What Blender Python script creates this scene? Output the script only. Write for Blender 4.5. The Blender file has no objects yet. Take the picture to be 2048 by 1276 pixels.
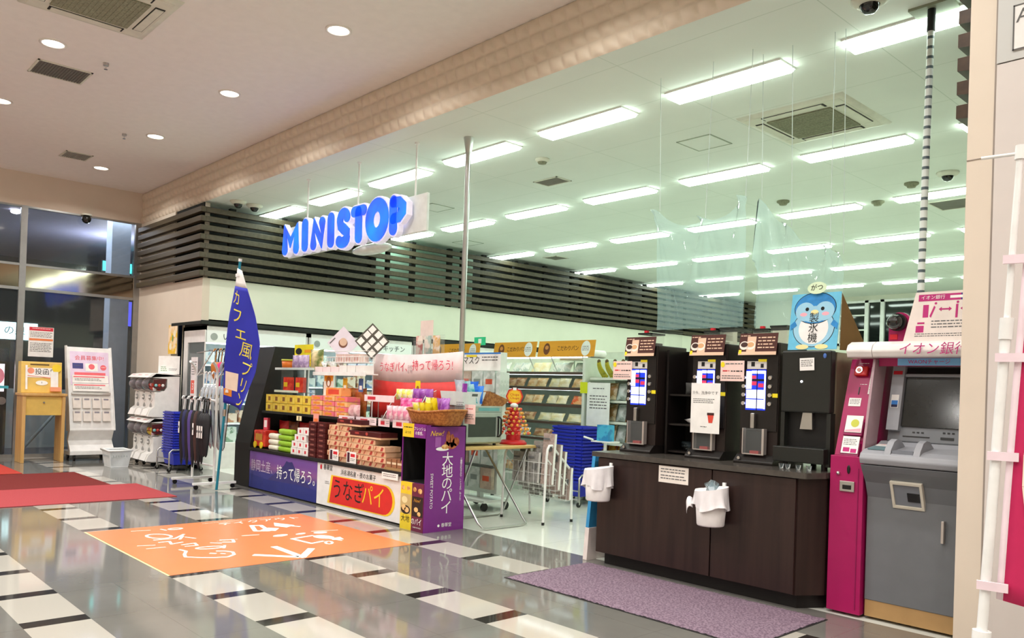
import bpy, math, random
from mathutils import Matrix, Vector
R_ = random.Random(7)
PI = math.pi
C = bpy.context.scene.collection
sc = bpy.context.scene
sin, cos = math.sin, math.cos

# ---------------------------------------------------------------- camera, world, exposure
yaw, pitch, roll = .82208, .00789, .03368
f0 = Vector((-sin(yaw), cos(yaw), 0)); r0 = Vector((cos(yaw), sin(yaw), 0)); u0 = Vector((0, 0, 1))
f1 = f0*cos(pitch)+u0*sin(pitch); u1 = u0*cos(pitch)-f0*sin(pitch)
r1 = r0*cos(roll)+u1*sin(roll); u1 = u1*cos(roll)-r0*sin(roll)
cam = bpy.data.cameras.new('camera'); cam.sensor_width = 36; cam.lens = 36*1616/2048; cam.shift_y = (768-638)/2048
cam.clip_start = .05; cam.clip_end = 200
co = bpy.data.objects.new('camera', cam); C.objects.link(co); sc.camera = co
co.matrix_world = Matrix(((r1.x, u1.x, -f1.x, 0), (r1.y, u1.y, -f1.y, 0), (r1.z, u1.z, -f1.z, 1.45), (0, 0, 0, 1)))
w = bpy.data.worlds.new('night'); sc.world = w; w.use_nodes = True
w.node_tree.nodes['Background'].inputs[0].default_value = (.05, .07, .12, 1)
w.node_tree.nodes['Background'].inputs[1].default_value = .5
sc.view_settings.view_transform = 'Standard'; sc.view_settings.look = 'None'
sc.view_settings.exposure = 0.6; sc.view_settings.gamma = 1; sc.view_settings.use_curve_mapping = False
TUBE, DOWN, DISC = 9.8, 22.0, 6.0       # strengths of the shop tubes, corridor downlights, their discs

# ---------------------------------------------------------------- materials
def lin(c):
    if isinstance(c, str): c = tuple(int(c[i:i+2], 16) for i in (0, 2, 4))
    return tuple((v/255/12.92 if v/255 <= .04045 else ((v/255+.055)/1.055)**2.4) for v in c)+(1,)
MATS = {}
def M(key, col='808080', rough=.55, metal=0, emit=0, trans=0, alpha=1, var=.06, scale=9, two=None, spec=.5, bump=0, ior=1.45):
    if key in MATS: return MATS[key]
    m = bpy.data.materials.new(key); m.use_nodes = True; MATS[key] = m
    nt = m.node_tree; N = nt.nodes; L = nt.links; p = N['Principled BSDF']
    p.inputs['Roughness'].default_value = rough; p.inputs['Metallic'].default_value = metal
    p.inputs['Specular IOR Level'].default_value = spec; p.inputs['IOR'].default_value = ior
    c = lin(col)
    tc = N.new('ShaderNodeTexCoord'); nz = N.new('ShaderNodeTexNoise'); nz.inputs['Scale'].default_value = scale; nz.inputs['Detail'].default_value = 3
    L.new(tc.outputs['Object'], nz.inputs['Vector'])
    rp = N.new('ShaderNodeValToRGB'); L.new(nz.outputs['Fac'], rp.inputs[0])
    if two:
        rp.color_ramp.elements[0].position = .45; rp.color_ramp.elements[1].position = .55
        rp.color_ramp.elements[0].color = c; rp.color_ramp.elements[1].color = lin(two)
    else:
        rp.color_ramp.elements[0].position = .3; rp.color_ramp.elements[1].position = .7
        rp.color_ramp.elements[0].color = tuple(v*(1-var) for v in c[:3])+(1,)
        rp.color_ramp.elements[1].color = tuple(min(1, v*(1+var)) for v in c[:3])+(1,)
    L.new(rp.outputs[0], p.inputs['Base Color'])
    if emit:
        L.new(rp.outputs[0], p.inputs['Emission Color']); p.inputs['Emission Strength'].default_value = emit
    if trans: p.inputs['Transmission Weight'].default_value = trans
    if alpha < 1: p.inputs['Alpha'].default_value = alpha
    if bump:
        b = N.new('ShaderNodeBump'); b.inputs['Strength'].default_value = bump; L.new(nz.outputs['Fac'], b.inputs['Height']); L.new(b.outputs[0], p.inputs['Normal'])
    return m
def film(key, col='e8f4f0', body=.12, gloss=.25, lit=False):
    """thin clear sheet: mostly see-through, a little body, sharp glints"""
    if key in MATS: return MATS[key]
    m = bpy.data.materials.new(key); m.use_nodes = True; MATS[key] = m
    nt = m.node_tree; N = nt.nodes; L = nt.links
    N.remove(N['Principled BSDF']); out = N['Material Output']
    t = N.new('ShaderNodeBsdfTransparent'); d = N.new('ShaderNodeBsdfTranslucent' if lit else 'ShaderNodeBsdfDiffuse'); g = N.new('ShaderNodeBsdfGlossy')
    d.inputs[0].default_value = lin(col); g.inputs['Roughness'].default_value = .05
    a = N.new('ShaderNodeMixShader'); b = N.new('ShaderNodeMixShader'); fr = N.new('ShaderNodeLayerWeight'); fr.inputs[0].default_value = gloss
    a.inputs[0].default_value = body; L.new(t.outputs[0], a.inputs[1]); L.new(d.outputs[0], a.inputs[2])
    L.new(fr.outputs['Fresnel'], b.inputs[0]); L.new(a.outputs[0], b.inputs[1]); L.new(g.outputs[0], b.inputs[2]); L.new(b.outputs[0], out.inputs[0])
    return m
def wood(key, c1, c2, rough=.4, stretch=(1, 1, 14), scale=3):
    if key in MATS: return MATS[key]
    m = M(key, c1, rough, two=c2, scale=scale); N = m.node_tree.nodes; L = m.node_tree.links
    mp = N.new('ShaderNodeMapping'); mp.inputs['Scale'].default_value = tuple(6/s for s in stretch)
    tc = next(n for n in N if n.type == 'TEX_COORD'); nz = next(n for n in N if n.type == 'TEX_NOISE'); rp = next(n for n in N if n.type == 'VALTORGB')
    L.new(tc.outputs['Object'], mp.inputs[0]); L.new(mp.outputs[0], nz.inputs['Vector'])
    rp.color_ramp.elements[0].position = .3; rp.color_ramp.elements[1].position = .7
    return m

# ---------------------------------------------------------------- mesh builder
X_, Y_, Z_ = Vector((1, 0, 0)), Vector((0, 1, 0)), Vector((0, 0, 1))
def frame(O, r=X_, u=Z_):
    r = Vector(r).normalized(); u = Vector(u); n = r.cross(u).normalized(); u = n.cross(r)
    return Matrix(((r.x, u.x, n.x, O[0]), (r.y, u.y, n.y, O[1]), (r.z, u.z, n.z, O[2]), (0, 0, 0, 1)))
FONT = {}
class MB:
    def __init__(s, mat=None): s.v = []; s.f = []; s.mi = []; s.sm = []; s.mats = []; s.cur = 0; s.X = None; s.use(mat) if mat else None
    def use(s, m):
        if m not in s.mats: s.mats.append(m)
        s.cur = s.mats.index(m); return s
    def at(s, O=None, r=X_, u=Z_): s.X = None if O is None else (O if isinstance(O, Matrix) else frame(O, r, u)); return s
    def add(s, vs, fs, smooth=False):
        n = len(s.v)
        s.v += [(s.X @ Vector(p)) if s.X else Vector(p) for p in vs]
        for q in fs: s.f.append(tuple(i+n for i in q)); s.mi.append(s.cur); s.sm.append(smooth)
        return s
    def b(s, x0, x1, y0, y1, z0, z1):
        vs = [(x, y, z) for x in (x0, x1) for y in (y0, y1) for z in (z0, z1)]
        return s.add(vs, [(0, 1, 3, 2), (4, 6, 7, 5), (0, 4, 5, 1), (2, 3, 7, 6), (0, 2, 6, 4), (1, 5, 7, 3)])
    def box(s, c, size, rz=0, rx=0, ry=0, taper=1):
        q = Matrix.Translation(Vector(c)) @ Matrix.Rotation(rz, 4, 'Z') @ Matrix.Rotation(rx, 4, 'X') @ Matrix.Rotation(ry, 4, 'Y')
        h = [k/2 for k in size]
        vs = [q @ Vector((x*h[0]*(taper if z > 0 else 1), y*h[1]*(taper if z > 0 else 1), z*h[2])) for x in (-1, 1) for y in (-1, 1) for z in (-1, 1)]
        return s.add(vs, [(0, 1, 3, 2), (4, 6, 7, 5), (0, 4, 5, 1), (2, 3, 7, 6), (0, 2, 6, 4), (1, 5, 7, 3)])
    def cyl(s, p0, p1, r, r2=None, n=14, caps=True):
        p0 = Vector(p0); p1 = Vector(p1); d = (p1-p0).normalized(); a = d.orthogonal().normalized(); b = d.cross(a); r2 = r if r2 is None else r2
        vs = [p0+(a*cos(2*PI*i/n)+b*sin(2*PI*i/n))*r for i in range(n)]+[p1+(a*cos(2*PI*i/n)+b*sin(2*PI*i/n))*r2 for i in range(n)]
        s.add(vs, [(i, (i+1) % n, n+(i+1) % n, n+i) for i in range(n)], True)
        if caps:
            s.add(vs[:n], [tuple(range(n))[::-1]]); s.add(vs[n:], [tuple(range(n))])
        return s
    def tube(s, pts, r, n=8, closed=False):
        P = [Vector(p) for p in pts]; m = len(P); vs = []; a = None
        for i in range(m):
            t = ((P[(i+1) % m]-P[i-1]) if closed or 0 < i < m-1 else (P[1]-P[0] if i == 0 else P[-1]-P[-2])).normalized()
            a = t.orthogonal().normalized() if a is None else (a-t*a.dot(t)).normalized()
            b = t.cross(a); vs += [P[i]+(a*cos(2*PI*k/n)+b*sin(2*PI*k/n))*r for k in range(n)]
        fs = [(i*n+k, i*n+(k+1) % n, ((i+1) % m)*n+(k+1) % n, ((i+1) % m)*n+k) for i in range(m if closed else m-1) for k in range(n)]
        s.add(vs, fs, True)
        if not closed: s.add(vs[:n], [tuple(range(n))[::-1]]); s.add(vs[-n:], [tuple(range(n))])
        return s
    def lathe(s, prof, c=(0, 0, 0), n=20, smooth=True):
        vs = [(c[0]+r*cos(2*PI*k/n), c[1]+r*sin(2*PI*k/n), c[2]+z) for r, z in prof for k in range(n)]
        fs = [(i*n+k, i*n+(k+1) % n, (i+1)*n+(k+1) % n, (i+1)*n+k) for i in range(len(prof)-1) for k in range(n)]
        return s.add(vs, fs, smooth)
    def ell(s, c, rad, n=12, m=8):
        return s.add([(c[0]+rad[0]*sin(PI*j/m)*cos(2*PI*i/n), c[1]+rad[1]*sin(PI*j/m)*sin(2*PI*i/n), c[2]-rad[2]*cos(PI*j/m)) for j in range(m+1) for i in range(n)],
                     [(j*n+i, j*n+(i+1) % n, (j+1)*n+(i+1) % n, (j+1)*n+i) for j in range(m) for i in range(n)], True)
    def prism(s, poly, a0, a1, ax='y', smooth=False):
        """extrude a 2-D outline: ax 'y' -> (x,z) outline, 'x' -> (y,z), 'z' -> (x,y)"""
        g = {'y': lambda p, a: (p[0], a, p[1]), 'x': lambda p, a: (a, p[0], p[1]), 'z': lambda p, a: (p[0], p[1], a)}[ax]
        n = len(poly); A = [g(p, a0) for p in poly]; B = [g(p, a1) for p in poly]
        s.add(A, [tuple(range(n))]); s.add(B, [tuple(range(n))[::-1]])
        return s.add(A+B, [(i, i+n, (i+1) % n+n, (i+1) % n) for i in range(n)], smooth)
    def poly(s, pts): return s.add(pts, [tuple(range(len(pts)))])
    def disc(s, c, rx, ry=None, n=20, z=0): ry = ry or rx; return s.poly([(c[0]+rx*cos(2*PI*i/n), c[1]+ry*sin(2*PI*i/n), z) for i in range(n)])
    def rect(s, x, y, w, h, z=0): return s.poly([(x-w/2, y-h/2, z), (x+w/2, y-h/2, z), (x+w/2, y+h/2, z), (x-w/2, y+h/2, z)])
    def grid(s, fn, nu, nv, smooth=True):
        return s.add([fn(i/nu, j/nv) for j in range(nv+1) for i in range(nu+1)],
                     [(j*(nu+1)+i, j*(nu+1)+i+1, (j+1)*(nu+1)+i+1, (j+1)*(nu+1)+i) for j in range(nv) for i in range(nu)], smooth)
    def pouch(s, c, w, d, h, rz=0, rx=0, seed=0):
        """soft pack: pillow with crimped top and bottom; w,h its face, d its fullness"""
        q = Matrix.Translation(Vector(c)) @ Matrix.Rotation(rz, 4, 'Z') @ Matrix.Rotation(rx, 4, 'X'); rr = random.Random(seed)
        k = [rr.uniform(.75, 1.1) for _ in range(6)]
        for sg in (-1, 1):
            def fn(u, v):
                bul = max(0, sin(PI*u))**.6*max(0, sin(PI*v))**.6*(.8+.2*sin(7*u*k[0]+5*v*k[1]+seed))
                return q @ Vector(((u-.5)*w*(1-.06*sin(PI*v)), sg*d/2*bul+sg*.0006, (v-.5)*h*(1-.05*sin(PI*u))))
            s.grid(fn if sg > 0 else (lambda u, v: fn(1-u, v)), 7, 7)
        return s
    def text(s, body, size, x=0, y=0, z=.0015, align='CENTER', sx=1, ital=0, lines=1.0):
        """lettering as mesh, in the current frame's plane, centred on y"""
        c = bpy.data.curves.new('lettering', 'FONT'); c.body = body; c.size = size; c.align_x = align; c.align_y = 'CENTER'; c.resolution_u = 2; c.space_line = lines; c.shear = ital
        o = bpy.data.objects.new('lettering', c); me = bpy.data.meshes.new_from_object(o)
        s.add([(x+p.co.x*sx, y+p.co.y, z) for p in me.vertices], [tuple(q.vertices) for q in me.polygons])
        bpy.data.objects.remove(o); bpy.data.curves.remove(c); bpy.data.meshes.remove(me)
        return s
    def vtext(s, body, size, x=0, y=0, z=.0015): return s.text('\n'.join(body), size, x, y, z, lines=.82)
    def scrib(s, x, y, w, n, lh, z=.0015, t=.35, seed=1):
        """rows of small illegible print"""
        rr = random.Random(seed)
        for i in range(n):
            a = 0
            while a < w*.92:
                l = min(w-a, lh*rr.uniform(.5, 1.8)); s.poly([(x+a, y-i*lh-lh*t, z), (x+a+l, y-i*lh-lh*t, z), (x+a+l, y-i*lh, z), (x+a, y-i*lh, z)]); a += l+lh*.3
        return s
    def build(s, name, par=None, bev=0, local=False, seg=2, solid=0):
        me = bpy.data.meshes.new(name); off = Vector((0, 0, 0)); o = bpy.data.objects.new(name, me); C.objects.link(o)
        if par is not None:
            o.parent = par
            if not local:
                q = par
                while q: off += q.location; q = q.parent
        elif not local and s.v:
            xs = [p.x for p in s.v]; ys = [p.y for p in s.v]; off = Vector(((min(xs)+max(xs))/2, (min(ys)+max(ys))/2, min(p.z for p in s.v))); o.location = off
        me.from_pydata([tuple(p-off) for p in s.v], [], s.f)
        for m in s.mats: me.materials.append(m)
        me.polygons.foreach_set('material_index', s.mi); me.polygons.foreach_set('use_smooth', s.sm); me.update()
        if bev:
            q = o.modifiers.new('edge', 'BEVEL'); q.width = bev; q.segments = seg; q.limit_method = 'ANGLE'; q.angle_limit = .6
        if solid:
            q = o.modifiers.new('sheet', 'SOLIDIFY'); q.thickness = solid; q.offset = 0
        return o

# ---------------------------------------------------------------- things
def tag(o, label, cat, group=None):
    o['label'] = label; o['category'] = cat
    if group: o['group'] = group
    return o
def T(name, label, cat, loc, group=None):
    o = bpy.data.objects.new(name, None); o.empty_display_size = .1; C.objects.link(o); o.location = loc
    return tag(o, label, cat, group)
def dup(root, delta, label=None, rz=None):
    def cp(o, par):
        c = o.copy(); C.objects.link(c)
        if par: c.parent = par
        for ch in o.children: cp(ch, c)
        return c
    r = cp(root, None); r.location = root.location+Vector(delta)
    if rz is not None: r.rotation_euler = (0, 0, rz)
    if label: r['label'] = label
    return r
def S(mb, name, par=None, **k):
    o = mb.build(name, par, **k)
    if par is None: o['kind'] = 'structure'
    return o
ORD = 'first second third fourth fifth sixth seventh eighth ninth tenth eleventh twelfth thirteenth fourteenth fifteenth sixteenth seventeenth eighteenth nineteenth twentieth'.split()
def sheet(name, label, cat, O, r, u, w, h, mat, prints=(), t=.002, par=None, group=None, curve=0, pname='print'):
    """a poster, sign or card: its board and, as a part, what is printed on it. prints: (kind, material, args)"""
    F = frame(O, r, u); mb = MB(mat).at(F)
    if curve:
        mb.grid(lambda a, b: ((a-.5)*w, (b-.5)*h, curve*(1-(2*a-1)**2)), 10, 1); mb.grid(lambda a, b: ((.5-a)*w, (b-.5)*h, curve*(1-(2*a-1)**2)-t), 10, 1)
    else: mb.b(-w/2, w/2, -h/2, h/2, -t, 0)
    if par is None:
        o = mb.build(name); tag(o, label, cat, group)
    else: o = mb.build(name, par)
    if prints:
        pm = MB().at(F); z = .001
        for kd, m, *a in prints:
            pm.use(m); z += .0002
            if kd == 't': pm.text(a[0], a[1], *(a[2:4] or (0, 0)), z=z, **(a[4] if len(a) > 4 else {}))
            elif kd == 'v': pm.vtext(a[0], a[1], a[2], a[3], z)
            elif kd == 'r': pm.rect(*a, z=z)
            elif kd == 'd': pm.disc(a[:2], a[2], a[3] if len(a) > 3 else None, z=z)
            elif kd == 'p': pm.poly([(x, y, z) for x, y in a[0]])
            elif kd == 's': pm.scrib(a[0], a[1], a[2], a[3], a[4], z, seed=len(pm.v))
        if curve:
            for i, p in enumerate(pm.v):
                q = F.inverted() @ p; q.z += curve*(1-(2*q.x/w)**2); pm.v[i] = F @ q
        pm.build(pname, o)
    return o
WHITE = M('white_plastic', 'f0f0ee', .35); PAPER = M('white_paper', 'f4f2ee', .7); BLACK = M('black_plastic', '141414', .3); INK = M('black_ink', '181818', .8); INKG = M('grey_ink', '6a6a6a', .8)
WINK = M('white_ink', 'f8f8f4', .7); RINK = M('red_ink', 'd02030', .7); PINK = M('pink_ink', 'c0307a', .7); YINK = M('yellow_ink', 'f2d21c', .7)
STEEL = M('brushed_steel', 'c4c4c2', .28, 1); CHROME = M('chrome', 'd8d8d8', .12, 1)
# ---------------------------------------------------------------- setting
BEIGE = M('beige_wall', 'dccfbe', .7, var=.02, scale=3); CREAM = M('cream_shop_wall', 'e6e6d6', .65, var=.02, scale=3)
CEILC = M('corridor_ceiling', 'eeeae4', .8, var=.02); CEILS = M('shop_ceiling', 'e6ece4', .8, var=.015)
DARKW = wood('dark_wood_slat', '524a38', '423a2c', .45, (14, 1, 1)); DARKB = M('dark_recess', '10120f', .8)
ALU = M('aluminium', 'a8a8a6', .35, .9)
def floor_mat():
    m = M('corridor_stone', '73716c', .12, var=.1, scale=2.2); N = m.node_tree.nodes; L = m.node_tree.links; p = N['Principled BSDF']
    tc = next(n for n in N if n.type == 'TEX_COORD'); rp = next(n for n in N if n.type == 'VALTORGB')
    sp = N.new('ShaderNodeSeparateXYZ'); L.new(tc.outputs['Object'], sp.inputs[0])
    def mth(op, a, b=None):
        n = N.new('ShaderNodeMath'); n.operation = op
        for i, q in enumerate((a, b)):
            if q is None: continue
            if isinstance(q, (int, float)): n.inputs[i].default_value = q
            else: L.new(q, n.inputs[i])
        return n.outputs[0]
    def band(src, start, period, width):
        fr = mth('FRACT', mth('DIVIDE', mth('SUBTRACT', src, start-period*40), period)); return mth('LESS_THAN', fr, width/period)
    strip = band(sp.outputs['Y'], .035, 1.1, .355); tile = band(sp.outputs['X'], -5.97, .74, .612)
    jx = band(sp.outputs['X'], -5.97, .74, .004); jy = band(sp.outputs['Y'], .035+.355+.37, 1.1, .004)
    white = mth('MULTIPLY', strip, tile); dark = mth('SUBTRACT', strip, white)
    def mix(fac, a, col):
        n = N.new('ShaderNodeMix'); n.data_type = 'RGBA'; L.new(fac, n.inputs[0]); L.new(a, n.inputs[6]); n.inputs[7].default_value = lin(col); return n.outputs[2]
    c = mix(dark, mix(white, rp.outputs[0], 'b6b1a7'), '2c2826')
    j = mth('MULTIPLY', mth('MAXIMUM', jx, jy), mth('SUBTRACT', 1, strip))
    n = N.new('ShaderNodeMix'); n.data_type = 'RGBA'; L.new(mth('MULTIPLY', j, .35), n.inputs[0]); L.new(c, n.inputs[6]); n.inputs[7].default_value = lin('3a3634')
    L.new(n.outputs[2], p.inputs['Base Color'])
    p.inputs['Roughness'].default_value = .07; p.inputs['Specular IOR Level'].default_value = .8
    return m
S(MB(floor_mat()).b(-16.1, 4.1, -6.1, 5.40, -.1, 0), 'floor', local=True)
def tile_mat(key, base, joint, sx, sy, rough, wdt=.006):
    m = M(key, base, rough, var=.02, scale=1.5); N = m.node_tree.nodes; L = m.node_tree.links
    br = N.new('ShaderNodeTexBrick'); br.offset = 0; tc = next(n for n in N if n.type == 'TEX_COORD'); rp = next(n for n in N if n.type == 'VALTORGB')
    L.new(tc.outputs['Object'], br.inputs[0]); br.inputs['Scale'].default_value = 1; br.inputs['Mortar Size'].default_value = wdt; br.inputs['Brick Width'].default_value = sx; br.inputs['Row Height'].default_value = sy
    L.new(rp.outputs[0], br.inputs['Color1']); L.new(rp.outputs[0], br.inputs['Color2']); br.inputs['Mortar'].default_value = lin(joint)
    L.new(br.outputs['Color'], N['Principled BSDF'].inputs['Base Color']); return m
S(MB(tile_mat('shop_floor_tile', 'dfe2d8', 'b8bcb0', .9, .9, .12, .003)).b(-14.1, 4.1, 5.40, 22.1, -.1, 0), 'floor_shop', local=True)
S(MB(CEILC).b(-16.1, 4.1, -6.1, 5.2, 4.93, 5.1), 'ceiling')
S(MB(tile_mat('shop_ceiling_board', 'e6ece4', 'ccd6ca', 1.82, .91, .8, .004)).b(-13.4, 4.1, 5.2, 22.1, 4.35, 4.5), 'ceiling_shop')
# patterned beam over the shop front
bm = MB(M('quilted_beam', 'dccdb8', .5, var=.03))
nx, nz_ = 1500, 44
def bf(u, v):
    x = -16+20*u; z = 4.35+.58*v
    d = abs(sin(PI*(x+z*.35)/.16)*sin(PI*(z-4.35)/.145))
    return (x, 5.2-.034*d**.6, z)
bm.grid(bf, nx, nz_); bm.b(-16, 4, 5.201, 5.42, 4.352, 4.93)
S(bm, 'trim_1')
S(MB(BEIGE).b(-16.1, -16, -6.1, 5.3, 4.36, 4.93), 'wall_left_header')
S(MB(BEIGE).b(-16.1, 4.1, -6.2, -6.1, 0, 5.1), 'wall_back_of_corridor'); S(MB(BEIGE).b(4.1, 4.2, -6.1, 22.1, 0, 5.1), 'wall_end')
# step wall at the left of the shop front, then the long shop side wall
wl = MB(BEIGE).b(-16, -14.28, 5.18, 5.3, 0, 4.35).b(-14.28, -13.0, 5.18, 5.3, 2.40, 3.11).b(-14.28, -13.1, 5.22, 5.3, 3.11, 4.35)
S(wl, 'wall_left')
ws = MB(CREAM).b(-13.1, -13.0, 5.3, 22.1, 2.40, 3.11).b(-14.1, -14.0, 5.3, 22.1, 0, 4.35).b(-14.0, -13.0, 5.3, 22.1, 2.40, 2.44)
S(ws, 'wall_shop_side')
S(MB(M('gap_shadow_black', '20221e', .6)).b(-14.28, -12.99, 5.175, 5.185, 2.36, 2.41).b(-13.0, -12.985, 5.175, 14.4, 2.36, 2.42).b(-14.0, -13.0, 5.3, 22, 2.34, 2.40), 'painted_gap_shadow')  # black strips paint the shadow gap between wall and chilled cases
S(MB(DARKB).b(-13.5, -13.45, 5.3, 22.1, 3.0, 4.35).b(-14.3, -13.1, 5.205, 5.22, 3.11, 4.35), 'wall_recess'); S(MB(M('mint_painted_light', '9cbcaa', .4)).b(-13.44, -13.42, 8.6, 11.2, 3.11, 4.35), 'wall_recess_painted_lit')  # pale mint stretch paints the light on the backing behind the slats
sl = MB(DARKW)
for k in range(8):
    z = 3.13+k*.147; t = .088
    sl.b(-14.3-1.6, -12.93, 5.09, 5.175, z, z+t); sl.b(-13.0, -12.93, 5.175, 22, z, z+t)
S(sl, 'trim_3', bev=.006)
sp_ = MB(DARKB)
for k in range(18):
    y = 5.6+k*.92; sp_.b(-13.08, -13.0, y, y+.1, 3.11, 4.3)
    if k % 2: sp_.b(-13.08, -13.0, y+.35, y+.42, 3.11, 4.3)
S(sp_, 'trim_4')
S(MB(CREAM).b(-14.1, 4.1, 22, 22.1, 0, 3.0).b(-14.1, -10.4, 22, 22.1, 3.0, 4.35).b(-5.0, 4.1, 22, 22.1, 3.0, 4.35).b(-10.4, -5, 22, 22.1, 4.22, 4.35), 'wall_far')
# far windows, with night outside
wf = MB(WHITE)
for x in (-10.4, -9.62, -9.2, -7.6, -5.1): wf.b(x, x+.1, 21.95, 22.02, 3.0, 4.22)
wf.b(-10.4, -5, 21.95, 22.02, 3.0, 3.06).b(-10.4, -5, 21.95, 22.02, 4.16, 4.22)
for z in (3.4, 3.8): wf.b(-10.3, -9.62, 21.96, 22.0, z, z+.04)
win = S(wf, 'window_5'); S(MB(M('night_glass', '0c1412', .05, spec=.8)).b(-10.4, -5, 22.02, 22.04, 3.0, 4.22), 'pane', win)
# right: end wall of the shop front with white panel, then the shop's right side
S(MB(BEIGE).b(-1.70, -1.56, 5.2, 5.34, 0, 4.35).b(-1.70, 4.1, 5.24, 5.34, 0, 4.35).b(-1.66, -1.56, 5.34, 22.1, 0, 4.35), 'wall_right', bev=.002)
pn = S(MB(M('white_panel', 'd4ccc6', .5, var=.015)).b(-1.55, 4.1, 5.19, 5.24, 0, 3.43), 'wall_panel', bev=.002)
S(MB(M('pale_grey_panel', 'c4c4c0', .5, var=.015)).b(-1.55, 4.1, 5.185, 5.24, 3.435, 4.35), 'wall_panel_upper')
S(MB(M('panel_seam', '9a8f86', .8)).b(-1.699, -1.562, 5.196, 5.2, 2.9, 2.904).b(-1.562, -1.549, 5.2, 5.205, 0, 4.35), 'trim_6')
sr = MB(wood('brown_wood_slat', '4c3826', '3c2c1e', .45, (1, 14, 1)))
for k in range(9):
    z = 3.20+k*.147; sr.prism([(-1.66, z), (-1.82, z+.02), (-1.82, z+.1), (-1.66, z+.1)], 5.36, 22, 'y')
S(sr, 'trim_5')
# glazed left wall of the corridor
GL = MATS['clear_glass'] = film('clear_glass', 'c8d8d8', .03, .35)
fr = MB(ALU)
fr.b(-16.06, -16.0, -6, 5.18, 4.33, 4.36).b(-16.06, -16.0, -6, 5.18, 2.90, 2.95).b(-16.06, -16.0, -6, 5.18, 3.32, 3.36).b(-16.06, -16.0, -6, 5.18, 0, .06)
for y in (5.08, 3.2, 1.2, -1.2, -3.6): fr.b(-16.07, -15.99, y, y+.1, 0, 4.36)
fw = S(fr, 'window_1')
S(MB(GL).b(-16.04, -16.03, -6, 5.08, 3.36, 4.33), 'upper_pane', fw); S(MB(GL).b(-16.04, -16.03, -6, 5.08, .06, 2.90), 'lower_pane', fw)
S(MB(M('polished_header', 'b8aa98', .08, 1, var=.02)).b(-16.09, -16.02, -6, 5.1, 2.95, 3.32), 'header_band', fw)
# the night outside: paving, canopy, column, far shops
S(MB(M('night_paving', '3a3c40', .5)).b(-40, -16.1, -12, 16, -.15, -.02), 'ground_outside')
S(MB(M('canopy_soffit', '8c8ea6', .7)).b(-26, -16.1, -12, 16, 4.7, 4.8), 'roof_outside')
S(MB(M('blue_white_column', 'a8b8c8', .5)).b(-17.3, -16.95, 4.95, 5.3, -.1, 4.7), 'column_outside')
S(MB(M('pale_outdoor_wall', '98a4a2', .6)).b(-18.6, -18.4, -8, 5.6, -.02, 1.15), 'wall_outside')
S(MB(M('far_shop_wall', '2a2c34', .6)).b(-36.2, -36, -12, 16, -.1, 6), 'building_outside')
# ---------------------------------------------------------------- shop ceiling lights
LB = M('lamp_housing', 'f4f6f2', .4); LE = M('tube_glow', 'eafff0', .4, emit=TUBE, var=0)
first = None
for r in range(7):
    for k in range(-1, 7):
        if k < 0 and r < 6: continue
        x0 = -2.99-1.73*k; y = 6.40+2.66*r
        if r >= 6 and k < 2: continue
        lab = f'{ORD[k]} fluorescent light from the right wall, {ORD[r]} row from the beam'
        if first is None:
            first = T('ceiling_light', lab, 'ceiling light', (x0+.59, y, 4.35), 'fluorescent lights in rows on the shop ceiling')
            h = MB(LB); h.b(x0-.01, x0+1.19, y-.14, y+.14, 4.335, 4.35); h.build('housing', first)
            d = MB(LE); d.prism([(y-.13, 4.335), (y-.1, 4.30), (y+.1, 4.30), (y+.13, 4.335)], x0, x0+1.18, 'x'); d.build('diffuser', first)
        else: dup(first, (-1.73*k, 2.66*r, 0), lab)
# corridor downlights
TR = M('downlight_trim', 'f0ece4', .4); DE = M('downlight_glow', 'fff6e8', .4, emit=DISC, var=0)
first = None
XD = [-14.6, -12.06, -9.55, -7.03, -4.5, -2.0, .5, 3.0]
for r, y in enumerate((4.05, 2.14, .2, -1.8, -3.8)):
    for k, x in enumerate(XD):
        lab = f'round recessed downlight, {ORD[k]} from the window wall in the {ORD[r]} row from the beam'
        if first is None:
            first = T('downlight', lab, 'downlight', (x, y, 4.93), 'round downlights in the corridor ceiling')
            MB(TR).lathe([(.13, 0), (.13, -.012), (.105, -.012), (.105, 0)], (x, y, 4.93), 24).build('trim_ring', first)
            mb = MB(DE); mb.lathe([(.105, -.004), (.06, -.009), (0, -.01)], (x, y, 4.93), 24); mb.build('lens', first)
            la = bpy.data.lights.new('downlight_lamp', 'AREA'); la.shape = 'DISK'; la.size = .2; la.energy = DOWN; la.color = (1, .97, .93); la.spread = 2.6
            lo = bpy.data.objects.new('downlight_lamp', la); C.objects.link(lo); lo.parent = first; lo.location = (0, 0, -.02)
        else: dup(first, (x-XD[0], y-4.05, 0), lab)
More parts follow.
